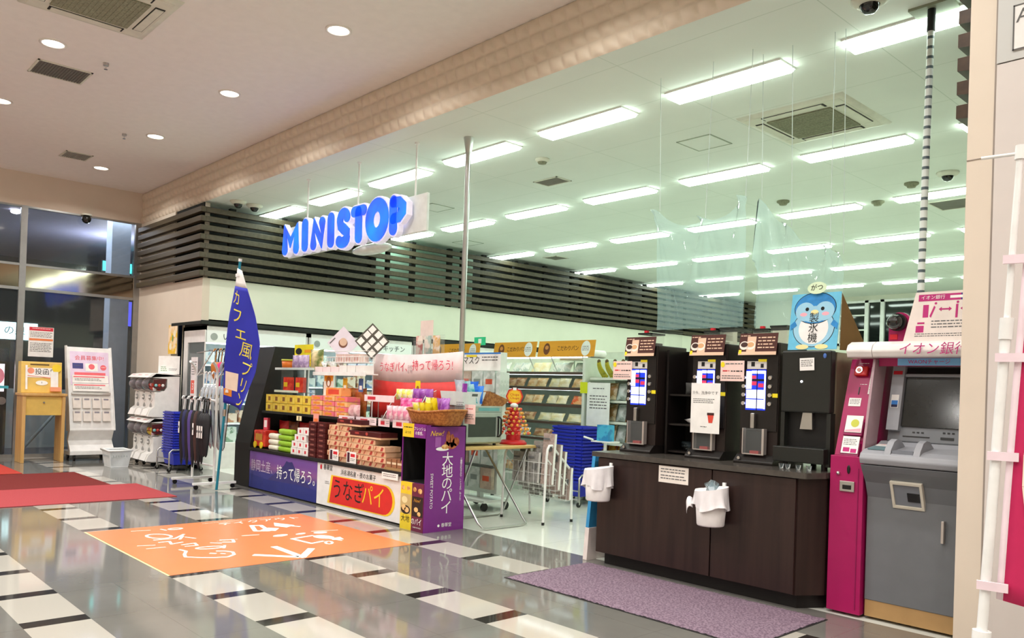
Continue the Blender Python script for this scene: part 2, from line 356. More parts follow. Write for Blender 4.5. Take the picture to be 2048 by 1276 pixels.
# ---------------------------------------------------------------- things on the ceilings
ACW = M('ac_casing', 'd8d8c8', .5); ACG = M('ac_grille', '8a8c74', .7, scale=60, var=.25); SLOT = M('dark_slot', '1c1c1a', .7)
def cassette(name, label, x, y, z, rz=0, rod=False):
    t = T(name, label, 'air conditioner', (x, y, z), 'ceiling air conditioners')
    p = MB(ACW).at(Matrix.Translation((x, y, z)))
    p.lathe([(.80, 0), (.78, -.02), (.70, -.028)], n=4); p.build('panel', t); p = t.children[0]; p.rotation_euler = (0, 0, PI/4)
    q = MB(ACW); q.b(x-.5, x+.5, y-.5, y+.5, z-.03, z-.026); q.build('face', t)
    g = MB(ACG); g.b(x-.34, x+.34, y-.34, y+.34, z-.042, z-.03)
    for i in range(16): g.b(x-.33, x+.33, y-.33+i*.042, y-.32+i*.042, z-.045, z-.042)
    g.build('grille', t)
    for k in range(4):
        F = Matrix.Translation((x, y, z)) @ Matrix.Rotation(k*PI/2, 4, 'Z')
        s_ = MB(SLOT).at(F); s_.b(-.33, .33, .385, .475, -.034, -.03); s_.use(ACW); s_.b(-.31, .31, .393, .467, -.04, -.034); s_.build('flap', t)
    return t
cassette('ceiling_air_conditioner', 'square ceiling air conditioner among the shop lights', -4.05, 7.9, 4.35)
cassette('ceiling_air_conditioner', 'square ceiling air conditioner above the corridor with grey grille', -8.15, 2.2, 4.93)
def vent(name, label, x0, x1, y0, y1, z, mat=ACG, grp=None, cat='vent'):
    t = T(name, label, cat, ((x0+x1)/2, (y0+y1)/2, z), grp)
    a = MB(ACW); w_ = .02
    for q in ((x0, x1, y0, y0+w_), (x0, x1, y1-w_, y1), (x0, x0+w_, y0, y1), (x1-w_, x1, y0, y1)): a.b(*q, z-.012, z)
    a.build('frame', t)
    g = MB(mat); n = max(4, int((y1-y0)/.03)); g.b(x0+w_, x1-w_, y0+w_, y1-w_, z-.004, z)
    for i in range(n): yy = y0+w_+(y1-y0-2*w_)*i/n; g.b(x0+w_, x1-w_, yy, yy+.006, z-.011, z-.003)
    g.build('grille', t)
vent('ceiling_vent', 'grey ceiling vent beside the corridor air conditioner and downlight', -10.63, -10.13, 2.13, 2.69, 4.93, M('grey_grille', '6e6e66', .6))
vent('ceiling_vent', 'small grey ceiling vent near the window wall', -14.33, -13.9, 3.35, 3.74, 4.93, M('pale_grille', '9a9a90', .6))
vent('ceiling_vent', 'small grey vent between shop ceiling lights above the tall metal pole', -8.05, -7.6, 7.75, 8.05, 4.35, M('pale_grille'))
vent('ceiling_vent', 'grey vent in the shop ceiling nearest the slatted side wall', -12.4, -12.0, 12.3, 12.7, 4.35, M('pale_grille'))
vent('ceiling_vent', 'large grey vent in the shop ceiling close to the right end wall', -4.5, -3.6, 12.2, 12.8, 4.35, M('pale_grille'))
HL = M('hatch_line', 'a4b09e', .7)
def hatch(label, x, y, z, s=.45):
    t = T('access_hatch', label, 'ceiling hatch', (x, y, z)); a = MB(HL); h = s/2
    for q in ((-h, h, -h, -h+.014), (-h, h, h-.014, h), (-h, -h+.014, -h, h), (h-.014, h, -h, h)): a.b(x+q[0], x+q[1], y+q[2], y+q[3], z-.008, z)
    a.build('frame', t); MB(M('shop_ceiling')).b(x-h+.014, x+h-.014, y-h+.014, y+h-.014, z-.005, z).build('lid', t)
hatch('square access hatch left of the shop ceiling air conditioner', -5.31, 7.8, 4.35)
hatch('square access hatch in the shop ceiling behind the lit sign', -10.42, 7.86, 4.35)
hatch('faint access hatch in the shop ceiling behind the tall pole', -12.4, 10.2, 4.35)
def dome(label, x, y, z, cat='security camera', name='dome_camera'):
    t = T(name, label, cat, (x, y, z))
    MB(ACW).lathe([(0, 0), (.13, 0), (.13, -.02), (.1, -.045), (.07, -.05)], (x, y, z)).build('base', t)
    MB(M('smoked_dome', '181c1a', .08, spec=.8)).lathe([(.07, -.045), (.06, -.08), (.035, -.105), (0, -.113)], (x, y, z)).build('dome', t)
dome('dark dome camera on the shop ceiling right of the third light row', -3.73, 10.76, 4.35)
dome('dark dome camera at the top edge beside the rope pole plate', -2.55, 5.75, 4.35)
dome('small dome camera above the slatted corner, nearer the beam', -12.6, 5.55, 4.35)
dome('small dome camera above the slatted corner, deeper in the shop', -12.65, 5.85, 4.35)
for x, y, lab in ((-7.18, 7.06, 'round white smoke detector near the tall pole top'), (-6.0, 10.86, 'round smoke detector over the clear plastic curtain'), (-4.25, 10.99, 'square brownish detector left of the dome camera'), (-4.99, 11.71, 'flat round detector between two middle shop lights')):
    t = T('smoke_detector', lab, 'smoke detector', (x, y, 4.35))
    MB(ACW if x < -6 else ACG).lathe([(0, 0), (.09, 0), (.09, -.02), (.06, -.04)], (x, y, 4.35)).build('base', t)
    MB(ACG).lathe([(.06, -.038), (.05, -.06), (0, -.062)], (x, y, 4.35)).build('sensor', t)
for x, y, lab in ((-9.7, 2.7, 'tiny sprinkler head between two corridor downlights'), (-12.3, 3.7, 'tiny sprinkler head near the far corridor downlight')):
    t = T('sprinkler_head', lab, 'sprinkler', (x, y, 4.93)); MB(STEEL).cyl((x, y, 4.93), (x, y, 4.90), .03).build('plate', t); MB(CHROME).cyl((x, y, 4.90), (x, y, 4.86), .01).cyl((x, y, 4.862), (x, y, 4.858), .02).build('nozzle', t)
# bracket camera on right side wall far back
t = T('bracket_camera', 'white camera on a bracket beside the right slatted wall', 'security camera', (-2.2, 11.0, 4.0))
MB(WHITE).cyl((-2.2, 11, 4.35), (-2.2, 11, 4.0), .02).box((-2.2, 11, 4.34), (.12, .12, .02)).build('bracket', t)
MB(WHITE).box((-2.17, 10.9, 3.97), (.12, .28, .12), rx=.35).build('body', t); MB(BLACK).cyl((-2.17, 10.77, 3.9), (-2.17, 10.74, 3.89), .045).build('lens', t)
t = T('dome_camera', 'black dome camera inside the glazed wall top', 'security camera', (-15.9, 4.2, 4.36)); MB(ACW).lathe([(0, 0), (.09, 0), (.09, -.03)], (-15.9, 4.2, 4.36)).build('base', t)
MB(M('smoked_dome')).ell((-15.9, 4.2, 4.27), (.08, .08, .08)).build('dome', t)
# ---------------------------------------------------------------- hanging shop sign
SB = M('sign_blue', '2a3cff', .35, two='1a86ff', scale=2.2, emit=.42); SB.node_tree.nodes['Color Ramp'].color_ramp.elements[0].position = .3; SB.node_tree.nodes['Color Ramp'].color_ramp.elements[1].position = .75; SW = M('sign_white', 'ece8ff', .35, emit=.2); ACR = M('sign_acrylic', 'dfe4e0', .25)
def stroke(mb, pts, r, y0, y1, closed=False):
    """thick rounded pen stroke in the x-z plane, extruded"""
    P = [Vector((p[0], p[1])) for p in pts]; L_ = []; Rr = []; n = len(P)
    for i in range(n):
        d = ((P[(i+1) % n]-P[i-1]) if closed or 0 < i < n-1 else (P[1]-P[0] if i == 0 else P[-1]-P[-2])).normalized(); q = Vector((-d.y, d.x))
        rr = r[i] if isinstance(r, (list, tuple)) else r
        L_.append(P[i]+q*rr); Rr.append(P[i]-q*rr)
    if closed:
        for i in range(n):
            j = (i+1) % n; A = [L_[i], L_[j], Rr[j], Rr[i]]
            mb.add([(p.x, y0, p.y) for p in A]+[(p.x, y1, p.y) for p in A], [(0, 1, 2, 3), (7, 6, 5, 4), (0, 4, 5, 1), (2, 6, 7, 3)])
    else:
        r0_ = r[0] if isinstance(r, (list, tuple)) else r; r1_ = r[-1] if isinstance(r, (list, tuple)) else r
        def cap(c, d, rr): a0 = math.atan2(d.y, d.x); return [c+Vector((cos(a0+t), sin(a0+t)))*rr for t in [-PI/2+PI*k/8 for k in range(1, 8)]]
        out = Rr+cap(P[-1], (P[-1]-P[-2]).normalized(), r1_)+L_[::-1]+cap(P[0], (P[0]-P[1]).normalized(), r0_)
        m = len(out); mb.add([(p.x, y0, p.y) for p in out]+[(p.x, y1, p.y) for p in out], [tuple(range(m)), tuple(range(m, 2*m))[::-1]]+[(i, i+m, (i+1) % m+m, (i+1) % m) for i in range(m)])
def ellp(cx, cz, rx, rz, a0=0, a1=2*PI, n=28): return [(cx+rx*cos(a0+(a1-a0)*k/n), cz+rz*sin(a0+(a1-a0)*k/n)) for k in range(n+1)]
LET = {'M': [([(-10.80, 3.36), (-10.80, 3.66), (-10.64, 3.45), (-10.48, 3.65), (-10.47, 3.35)], .075)], 'I': [([(-10.22, 3.36), (-10.23, 3.66)], .08)],
       'N': [([(-9.98, 3.35), (-9.98, 3.64), (-9.75, 3.35), (-9.76, 3.63)], .075)], 'I2': [([(-9.52, 3.34), (-9.53, 3.65)], .08)],
       'S': [(ellp(-9.21, 3.60, .085, .075, .3, PI*1.05, 8)+[(-9.28, 3.52), (-9.2, 3.47), (-9.12, 3.42)]+ellp(-9.22, 3.345, .10, .05, .5, -PI*.85, 8), .072)],
       'T': [([(-8.96, 3.655), (-8.74, 3.655)], .068), ([(-8.85, 3.64), (-8.84, 3.32)], .075)],
       'O': [(ellp(-8.43, 3.49, .165, .165)[:-1], .085, True)], 'P': [([(-8.075, 3.33), (-8.085, 3.66)], .075), ([(-8.08, 3.65), (-7.96, 3.64), (-7.88, 3.58), (-7.88, 3.52), (-7.96, 3.46), (-8.07, 3.45)], .065)]}
t = T('shop_sign', 'hanging lit sign with puffy blue letters MINISTOP under the beam', 'shop sign', (-9.25, 5.5, 3.25))
bk = MB(ACR); fc = MB(SB)
for k, sts in LET.items():
    wb = MB(SW)
    for st in sts:
        cl = len(st) > 2; zz = 1.06 if k == 'O' else 1
        pts = [(x, 3.49+(z-3.49)*(1.12 if k == 'O' else 1)) for x, z in st[0]]
        stroke(wb, pts, st[1]+.022, 5.485, 5.56, cl); stroke(fc, pts, st[1], 5.47, 5.484, cl)
    wb.build('letter_surround', t)
fc.build('lettering', t)
bk.b(-10.95, -7.58, 5.60, 5.64, 3.27, 3.72); bk.build('backing_panel', t, bev=.01)
for x in (-10.43, -9.10, -7.84):
    rd = MB(WHITE).cyl((x, 5.62, 3.7), (x, 5.62, 4.35), .012).cyl((x, 5.62, 4.33), (x, 5.62, 4.35), .03); rd.build('hanging_rod', t)
    MB(STEEL).cyl((x, 5.66, 3.3), (x, 5.66, 3.45), .018).build('bracket', t)
mb = MB(M('pale_lens', 'e6eee8', .15)); mb.ell((-8.95, 5.75, 3.22), (.44, .12, .07), 24, 10); mb.build('oval_emblem', t)
# tall chrome pole behind the display, floor to ceiling
t = T('ceiling_pole', 'tall polished metal pole from floor to ceiling behind the display', 'pole', (-7.22, 5.9, 0))
MB(STEEL).cyl((-7.22, 5.9, .01), (-7.22, 5.9, 4.35), .032, n=18).build('pole', t)
MB(STEEL).lathe([(.032, -.18), (.06, -.01), (.06, 0)], (-7.22, 5.9, 4.35)).build('top_flare', t); MB(STEEL).cyl((-7.22, 5.9, 0), (-7.22, 5.9, .02), .09).build('floor_plate', t)
# hanging spiral-wrapped cable pole by the cash machine
SP = M('spiral_wrap', 'dfe6e2', .4)
N = SP.node_tree.nodes; L = SP.node_tree.links; wv = N.new('ShaderNodeTexWave'); wv.bands_direction = 'Z'; wv.inputs['Scale'].default_value = 4.2; tc = next(n for n in N if n.type == 'TEX_COORD'); mp = N.new('ShaderNodeMapping')
mp.inputs['Scale'].default_value = (3, 0, 1); L.new(tc.outputs['Object'], mp.inputs[0]); L.new(mp.outputs[0], wv.inputs['Vector']); rp = next(n for n in N if n.type == 'VALTORGB'); L.new(wv.outputs['Fac'], rp.inputs[0])
rp.color_ramp.elements[0].color = lin('58666c'); rp.color_ramp.elements[0].position = .14; rp.color_ramp.elements[1].position = .24
t = T('cable_pole', 'thin spiral-striped cable pole hanging above the cash machine', 'pole', (-2.25, 6.05, 1.868))
MB(SP).cyl((-2.22, 5.95, 1.868), (-2.28, 6.17, 4.33), .024, n=14).build('pole', t); MB(SLOT).cyl((-2.276, 6.155, 4.16), (-2.279, 6.168, 4.33), .028).build('sleeve', t)
MB(M('grey_green_plate', '8c947c', .6)).b(-2.42, -2.12, 6.1, 6.28, 4.33, 4.35).build('ceiling_plate', t)
# clear plastic sheets tied up over the coffee machines
PF = film('clear_plastic_sheet', 'd8f4ff', .27, .34, True)
def curtain(label, x0, x1, pts, zb, y, seed):
    t = T('plastic_sheet', label, 'plastic sheet', ((x0+x1)/2, y, zb), 'clear plastic sheets tied to the ceiling')
    rr = random.Random(seed)
    def top(u):
        for (a, za), (b, zb_) in zip(pts, pts[1:]):
            if a <= u <= b:
                k = (u-a)/(b-a); return za+(zb_-za)*k-.22*(b-a)*4*k*(1-k)*(1-.3*k)
        return pts[-1][1]
    def fn(u, v):
        zt = top(u); z = zb+(zt-zb)*v
        fold = sum(math.exp(-abs(u-(a+(.5-a)*.35*(1-v)))/.02)*.06*v**1.2 for a, _ in pts)+sum(.05*math.exp(-abs(u-a-(1-v)*s_)/.015)*v for a, _ in pts for s_ in (.35, -.3))
        return (x0+(x1-x0)*u, y-fold+.025*sin(9*u+seed+3*v)+.012*sin(23*u+7*v+seed), z)
    MB(PF).grid(fn, 60, 30).build('film', t)
    for a, z in pts:
        MB(M('clear_thread', 'd8e4e0', .3)).cyl((x0+(x1-x0)*a, y, z-.01), (x0+(x1-x0)*a+rr.uniform(-.05, .05), y, 4.35), .003, n=6).build('string', t)
curtain('clear plastic sheet hanging over the left coffee machines', -4.52, -3.60, [(.02, 3.14), (.55, 3.0), (.97, 3.12)], 2.04, 5.95, 1)
curtain('clear plastic sheet hanging over the right coffee machine', -3.58, -2.85, [(.02, 3.14), (.40, 2.87), (.85, 2.66), (1, 2.6)], 2.04, 6.1, 4)
# ---------------------------------------------------------------- coffee counter
EB = wood('espresso_wood', '352420', '241715', .35, (1, 1, 18)); WT = M('worktop_laminate', '4a4540', .22, var=.15, scale=20)
t = T('coffee_counter', 'dark espresso wood counter with worktop carrying the coffee machines', 'counter', (-3.6, 5.65, 0)); ctr = t
b = MB(EB).prism([(-4.54, 5.272), (-2.73, 5.272), (-2.61, 5.45), (-2.61, 6.08), (-4.54, 6.08)], .1, .91, 'z'); b.build('body', t)
MB(M('plinth_black', '141110', .5)).prism([(-4.50, 5.33), (-2.75, 5.33), (-2.64, 5.5), (-2.64, 6.05), (-4.50, 6.05)], 0, .1, 'z').build('plinth', t)
for x0, x1 in ((-4.535, -3.415), (-3.405, -2.74)):
    d = MB(EB).b(x0, x1, 5.25, 5.272, .105, .905); d.build('door', t, bev=.003)
MB(WT).prism([(-4.60, 5.23), (-2.66, 5.23), (-2.60, 5.40), (-2.60, 6.1), (-4.60, 6.1)], .912, .952, 'z').build('worktop', t, bev=.012)
sheet('notice_card', 'small white handwritten notice taped under the worktop edge', 'notice', (-3.76, 5.248, .83), X_, Z_, .28, .13, M('cream_card', 'efe6dc', .7), [('s', INKG, -.12, .045, .24, 2, .022), ('s', INKG, -.12, -.005, .24, 2, .022)])
BINM = M('white_pail', 'f4f0ee', .45); BAG = M('white_bin_bag', 'f2eef0', .4, bump=.15, scale=14)
def pail(label, x, z, rl, seed, flap):
    y = 5.25-.125
    t = T('hanging_pail', label, 'waste pail', (x, y, z), 'white pails hung on the counter front')
    MB(BINM).lathe([(0, 0), (.095, 0), (.10, .01), (.118, .26), (.112, .26), (.095, .012), (0, .012)], (x, y, z), 28).build('bucket', t)
    rr = random.Random(seed); bg = MB(BAG); n = 40; rings = []
    for j in range(9):
        v = j/8; prof_z = .27-.02*sin(v*PI)-(.155 if not flap else .14)*v
        rings.append([( (.122+.012*sin(5*a+seed)*v+.014*v*sin(11*a+seed*2)+(.035*v*max(0, sin(2*a+seed)))*flap), prof_z+.02*sin(3*a+seed)*v+(.02*sin(a+1)*(1-v))) for a in [2*PI*k/n for k in range(n)]])
    vs = [(x+r*cos(2*PI*k/n), min(y+r*sin(2*PI*k/n), 5.246), z+zz) for ring in rings for k, (r, zz) in enumerate(ring)]
    bg.add(vs, [(j*n+k, j*n+(k+1) % n, (j+1)*n+(k+1) % n, (j+1)*n+k) for j in range(8) for k in range(n)], True)
    inn = [(x+.11*cos(2*PI*k/n), min(y+.11*sin(2*PI*k/n), 5.245), z+.262) for k in range(n)]; low = [(x+.085*cos(2*PI*k/n), y+.085*sin(2*PI*k/n), z+.12) for k in range(n)]
    bg.add(vs[:n]+inn+low, [(k, (k+1) % n, n+(k+1) % n, n+k) for k in range(n)]+[(n+k, n+(k+1) % n, 2*n+(k+1) % n, 2*n+k) for k in range(n)], True)
    bg.build('bin_bag', t); MB(WHITE).b(x+.02, x+.045, 5.235, 5.249, z+.2, z+.31).build('hook', t)
    return t
pail('white pail with smooth bag hung at the left end of the counter', -4.42, .56, 0, 1, 0)
t = pail('white pail with crumpled overflowing bag hung mid counter', -3.33, .51, 0, 3, 1)
for i, (dx, dy, tilt) in enumerate(((-.02, 0, .5), (.03, -.02, -.4))):
    cp = MB(PF).at(Matrix.Translation((-3.33+dx, 5.125+dy, .745)) @ Matrix.Rotation(tilt, 4, 'Y')).lathe([(.028, 0), (.042, .09)], n=16); tag(cp.build('plastic_cup'), f'crumpled clear cup sticking out {["left", "right"][i]} in the overflowing pail', 'cup')
mb = MB(BAG)   # torn flap of the bag
mb.grid(lambda u, v: (-3.47-.05*u+.02*v, 5.09-.03*sin(PI*u)-.02*v, .70-.07*v-.03*u+.02*sin(5*u)), 6, 6); mb.build('bag_flap', t, solid=.002)
# ---------------------------------------------------------------- coffee machines
MBK = M('machine_black', '1a1615', .3); MBR = M('machine_brown_black', '241a18', .35); DISP = M('lit_display', 'f0f4ff', .3, emit=1.3); DBLUE = M('display_blue', '2040ff', .3, emit=.22); DRED = M('display_red', 'c03050', .4, emit=.5)
CLR = film('clear_acrylic', 'e4ecec', .05, .15); BROWN = M('menu_brown', '4a2018', .6); KRAFT = M('menu_cream', 'e8c4a8', .6); YEL = M('yellow_sticker', 'f0dc20', .6)
CUP = M('coffee_cup_white', 'f4e8dc', .5); COF = M('coffee_dark', '3a1c12', .3); CAFE = M('coffee_milky', 'd8a878', .5)
mach = []
def machine(x, label, pap):
    y = 5.60; z = .952; t = T('coffee_machine', label, 'coffee machine', (x, y, z), 'black coffee machines on the counter')
    b = MB(MBR); b.b(x-.16, x+.16, y, y+.42, z+.05, z+.925); b.build('body', t, bev=.008)
    f = MB(MBK); f.b(x-.155, x+.155, y-.012, y, z+.25, z+.92); f.build('front_panel', t, bev=.004)
    MB(MBK).prism([(y-.075, z), (y-.075, z+.02), (y-.02, z+.07), (y+.40, z+.07), (y+.40, z)], x-.165, x+.165, 'x').build('drip_base', t, bev=.006)
    s_ = MB(CHROME).cyl((x-.12, y-.078, z+.04), (x-.12, y-.06, z+.04), .012); s_.build('lock', t)
    d = MB(DISP); cols = [(-.105, -.02), (-.01, .055)]
    for cx0, cx1 in cols:
        for r, zz in enumerate((.42, .495)): d.b(x+cx0, x+cx1, y-.016, y-.012, z+zz+.004, z+zz+.070)
    d.b(x-.108, x-.062, y-.0165, y-.012, z+.572, z+.708).b(x-.062, x+.052, y-.0158, y-.012, z+.69, z+.712).b(x+.045, x+.056, y-.0165, y-.012, z+.42, z+.71)
    d.use(DBLUE); d.b(x-.11, x+.058, y-.0145, y-.012, z+.41, z+.72); d.use(DRED).b(x-.07, x-.025, y-.016, y-.012, z+.65, z+.675).b(x-.07, x-.02, y-.016, y-.012, z+.60, z+.63).b(x-.005, x+.04, y-.016, y-.012, z+.585, z+.615)
    d.use(BLACK).b(x-.075, x+.05, y-.016, y-.012, z+.632, z+.648).b(x-.018, x-.012, y-.017, y-.012, z+.41, z+.72); d.build('display', t)
    for sx in (-.128, .095):
        for r in range(4):
            q = MB(CHROME).cyl((x+sx, y-.012, z+.46+r*.066), (x+sx, y-.024, z+.46+r*.066), .018, .015); q.build('button', t)
    st = MB(M('icon_sticker', 'd8d4d0', .6)); st.b(x-.105, x+.06, y-.0135, y-.012, z+.725, z+.80); st.use(YEL).b(x-.01, x+.06, y-.0145, y-.012, z+.78, z+.80).use(INK).b(x-.105, x-.012, y-.0145, y-.012, z+.785, z+.80).b(x-.07, x-.04, y-.0145, y-.012, z+.745, z+.78).b(x+.01, x+.035, y-.0145, y-.012, z+.735, z+.765); st.build('icon_sticker', t)
    MB(YEL).b(x+.115, x+.158, y-.0145, y-.012, z+.51, z+.54).build('price_sticker', t)
    MB(STEEL).b(x-.045, x-.012, y-.05, y-.013, z+.27, z+.385).build('spout', t, bev=.004)
    dr = MB(CLR); dr.b(x-.105, x+.075, y-.05, y-.046, z+.075, z+.27); dr.use(M('silver_trim', 'c8c0ba', .3, .6)); dr.b(x+.06, x+.078, y-.056, y-.012, z+.075, z+.27).b(x-.108, x-.1, y-.052, y-.012, z+.075, z+.27).b(x-.105, x+.075, y-.052, y-.04, z+.07, z+.078); dr.build('dispensing_door', t)
    MB(M('dark_chamber', '0c0b0b', .5)).b(x-.1, x+.06, y-.002, y+.001, z+.08, z+.25).build('chamber', t)
    rc = MB(M('red_rubber', 'b83030', .4)); rc.b(x-.045, x+.03, y-.045, y-.005, z+.072, z+.10); rc.build('cup_rest', t)
    h = MB(CLR).b(x-.13, x+.0, y+.1, y+.3, z+.925, z+1.03).b(x+.02, x+.15, y+.1, y+.36, z+.925, z+1.05); h.build('bean_hopper', t)
    bn = MB(M('coffee_beans', '3a2418', .7, scale=80, var=.4)).b(x-.12, x-.01, y+.11, y+.29, z+.926, z+.96); bn.build('beans', t)
    l = MB(M('smoked_lid', '202826', .2)).b(x-.135, x+.005, y+.095, y+.305, z+1.03, z+1.045).b(x+.015, x+.155, y+.095, y+.365, z+1.05, z+1.065); l.use(RINK).box((x-.06, y+.12, z+1.055), (.03, .03, .02)); l.build('hopper_lid', t)
    mc = MB(BROWN).at((x-.01, y-.03, z+.915), X_, (0, .18, 1)); mc.b(-.16, .16, -.085, .085, -.004, 0); mc.use(KRAFT); mc.rect(0, -.072, .32, .026, .001); mc.rect(-.055, 0, .075, .12, .0012)
    for cx_, l_ in ((-.115, COF), (-.06, CAFE)):
        mc.use(CUP).disc((cx_, -.01), .04, .034, z=.0016); mc.use(l_).disc((cx_, -.004), .03, .02, z=.002)
    mc.use(YEL).rect(-.145, -.06, .024, .03, .0022); mc.use(KRAFT).scrib(-.15, .07, .08, 1, .02, .0022); mc.scrib(.0, .055, .14, 4, .026, .0016); mc.build('menu_card', t)
    return t
machine(-4.37, 'coffee machine at the left end of the counter', 0); machine(-3.69, 'coffee machine with a white cleaning notice taped on its front', 1); machine(-3.24, 'coffee machine next to the black ice maker', 0)
sheet('notice_sheet', 'white sheet with a red cup taped over the middle machine', 'notice', (-3.675, 5.528, 1.36), X_, Z_, .27, .40, PAPER, [('t', INKG, '只今、洗浄中です', .03, 0, .12), ('s', INKG, -.11, .075, .2, 3, .014), ('r', M('cup_lid_dark', '3a1818', .6), .06, -.045, .06, .02), ('p', M('cup_red', 'd84838', .6), [(.035, -.055), (.045, -.115), (.078, -.115), (.087, -.055)]), ('s', INKG, -.03, -.145, .06, 1, .014)], curve=.015)
for x, z, lab in ((-4.56, 1.66, 'pink handwritten price card on the left coffee machine'), (-3.46, 1.66, 'pink handwritten price card between the middle and right machines')):
    sheet('price_card', lab, 'price card', (x, 5.56, z), X_, Z_, .21, .16, M('pale_pink_card', 'f4d4cc', .7), [('s', INKG, -.06, .06, .15, 1, .022), ('s', RINK, -.085, .005, .06, 1, .026), ('s', INK, -.01, .003, .1, 1, .024), ('s', INKG, -.09, -.035, .18, 2, .018), ('d', YEL, -.085, .05, .018, .022)])
t = T('coffee_cup_rack', 'black rack of lids and bags between the left and middle machines', 'rack', (-4.02, 5.85, .952))
k = MB(MBK); k.b(-4.17, -3.87, 5.95, 5.97, .952, 1.84); k.b(-4.17, -4.15, 5.68, 5.97, .952, 1.84)
for z in (.97, 1.2, 1.45): k.b(-4.17, -3.87, 5.7, 5.96, z, z+.015)
k.build('frame', t)
for i in range(6): lp = MB(PF).at(Matrix.Translation((-4.0+.03*sin(i), 5.8, 1.0+i*.008)) @ Matrix.Rotation(.3*sin(i*2), 4, 'X')).lathe([(.05, 0), (.045, .02), (.0, .022)], n=16); tag(lp.build('cup_cover'), f'clear cup lid, {ORD[i]} from the bottom of the loose pile in the black rack', 'cup lid', 'clear lids in the black rack')
tag(MB(M('white_straws', 'e8e6e4', .5)).pouch((-3.98, 5.8, 1.24), .12, .05, .07, rx=1.2).build('straw_bundle'), 'white straw bundle on the middle shelf of the black rack', 'straws'); tag(MB(M('grey_clear_bag', '5a5a58', .2)).pouch((-4.0, 5.82, 1.517), .14, .08, .1).build('plastic_bag'), 'grey shiny bag on the top shelf of the black rack', 'bag')
# ice maker
IB = M('ice_black', '20221f', .35); t = T('ice_maker', 'black ice maker at the right end of the counter', 'ice maker', (-2.79, 5.75, .952)); x0, x1 = -3.02, -2.64
MB(M('steel_side', 'a89880', .35, .7)).b(x0+.01, x1, 5.60, 6.06, .99, 1.80).build('casing', t)
MB(IB).b(x0, x1-.005, 5.52, 5.60, 1.36, 1.81).build('front_panel', t, bev=.012)
MB(M('dark_chamber')).b(x0+.02, x1-.02, 5.585, 5.60, 1.0, 1.36).build('dispensing_bay', t)
MB(IB).b(x0, x0+.03, 5.53, 5.60, .98, 1.36).b(x1-.03, x1, 5.53, 5.60, .98, 1.36).build('bay_side', t); MB(STEEL).prism([(-2.86, 1.36), (-2.79, 1.36), (-2.785, 1.24), (-2.88, 1.24)], 5.55, 5.59).build('ice_chute', t, bev=.004)
MB(IB).b(x0-.02, x1-.01, 5.46, 5.60, 1.0, 1.11).build('drip_tray', t, bev=.006)
for x in (x0+.03, x1-.05):
    for y in (5.56, 6.0): MB(BLACK).cyl((x, y, .952), (x, y, 1.0), .022).build('foot', t)
MB(M('led_white', 'f0f4ff', .3, emit=4)).cyl((-2.86, 5.521, 1.585), (-2.86, 5.516, 1.585), .008).build('indicator', t); MB(M('blue_logo', '4a70b8', .5)).ell((-2.69, 5.517, 1.77), (.013, .004, .018)).build('badge', t)
sheet('notice_card', 'small white note taped crookedly on the ice maker', 'notice', (-2.82, 5.512, 1.71), (1, 0, .04), Z_, .11, .09, PAPER, [('s', INKG, -.045, .03, .09, 4, .013)])
for i, x in enumerate((-2.95, -2.90, -2.82, -2.74)): tag(MB(PF).lathe([(0, 0), (.016, 0), (.02, .035)], (x, 5.43, .9525), 12).build('clear_cup'), f'small clear cup, {ORD[i]} from the left before the ice maker', 'cup', 'small clear cups before the ice maker')
# penguin card stand
PB = M('penguin_sky', '6cbfe0', .7, scale=14, var=.1); PD = M('penguin_blue', '2f86c8', .7, scale=20, var=.15); PL = M('penguin_pale', '9ccde4', .7); PW = M('penguin_white', 'f0eeec', .7); PY = M('penguin_cream', 'f4e4a4', .7); PP = M('blush_pink', 'f2aebc', .7)
t = T('penguin_card', 'hand-drawn blue penguin card standing on the ice maker', 'display card', (-2.79, 5.6, 1.81))
F = frame((-2.80, 5.56, 2.03), (1, -.05, 0), (0, .12, 1))
k = MB(PB).at(F).b(-.19, .19, -.215, .20, -.004, 0); k.build('board', t)
MB(M('brown_cardboard', '6a5028', .8)).add([(-2.60, 5.55, 1.812), (-2.61, 5.585, 2.22), (-2.50, 5.78, 1.812), (-2.604, 5.56, 1.812), (-2.614, 5.595, 2.22), (-2.504, 5.79, 1.812)], [(0, 2, 1), (3, 4, 5), (0, 1, 4, 3), (1, 2, 5, 4), (2, 0, 3, 5)]).build('side_flap', t)
d = MB().at(F)
def EL(m, x, y, rx, ry, z): d.use(m).disc((x, y), rx, ry, 28, z)
EL(INK, 0, -.055, .163, .143, .0008); EL(PL, 0, -.055, .158, .138, .0012); EL(PW, 0, -.06, .115, .115, .0016)
EL(INK, 0, .09, .163, .118, .002); EL(PD, 0, .09, .158, .113, .0024); EL(PL, -.075, .065, .075, .07, .0028); EL(PL, .075, .065, .075, .07, .0028); EL(PL, 0, .045, .11, .06, .003)
for sx in (-1, 1):
    d.use(PD).poly([(sx*.15, .0, .0026), (sx*.185, -.03, .0026), (sx*.18, -.07, .0026), (sx*.13, -.035, .0026)]); EL(INK, sx*.06, .083, .014, .014, .0036); EL(PP, sx*.085, .045, .028, .014, .0034); EL(PY, sx*.075, -.195, .05, .018, .003)
EL(PY, 0, .06, .03, .017, .0038); d.use(INK).text('製\n氷\n機', .078, .0, -.06, .004, lines=.95); d.build('drawing', t)
tp = MB(M('pale_green_card', 'd8ecc8', .7)).at(frame((-2.79, 5.57, 2.265), (1, -.05, 0), (0, .12, 1))); tp.disc((-.0, 0), .075, .045); tp.disc((.0, 0), .075, .045, z=-.002); tp.use(INK).text('がつ', .05, 0, 0, .002); tp.build('topper', t)
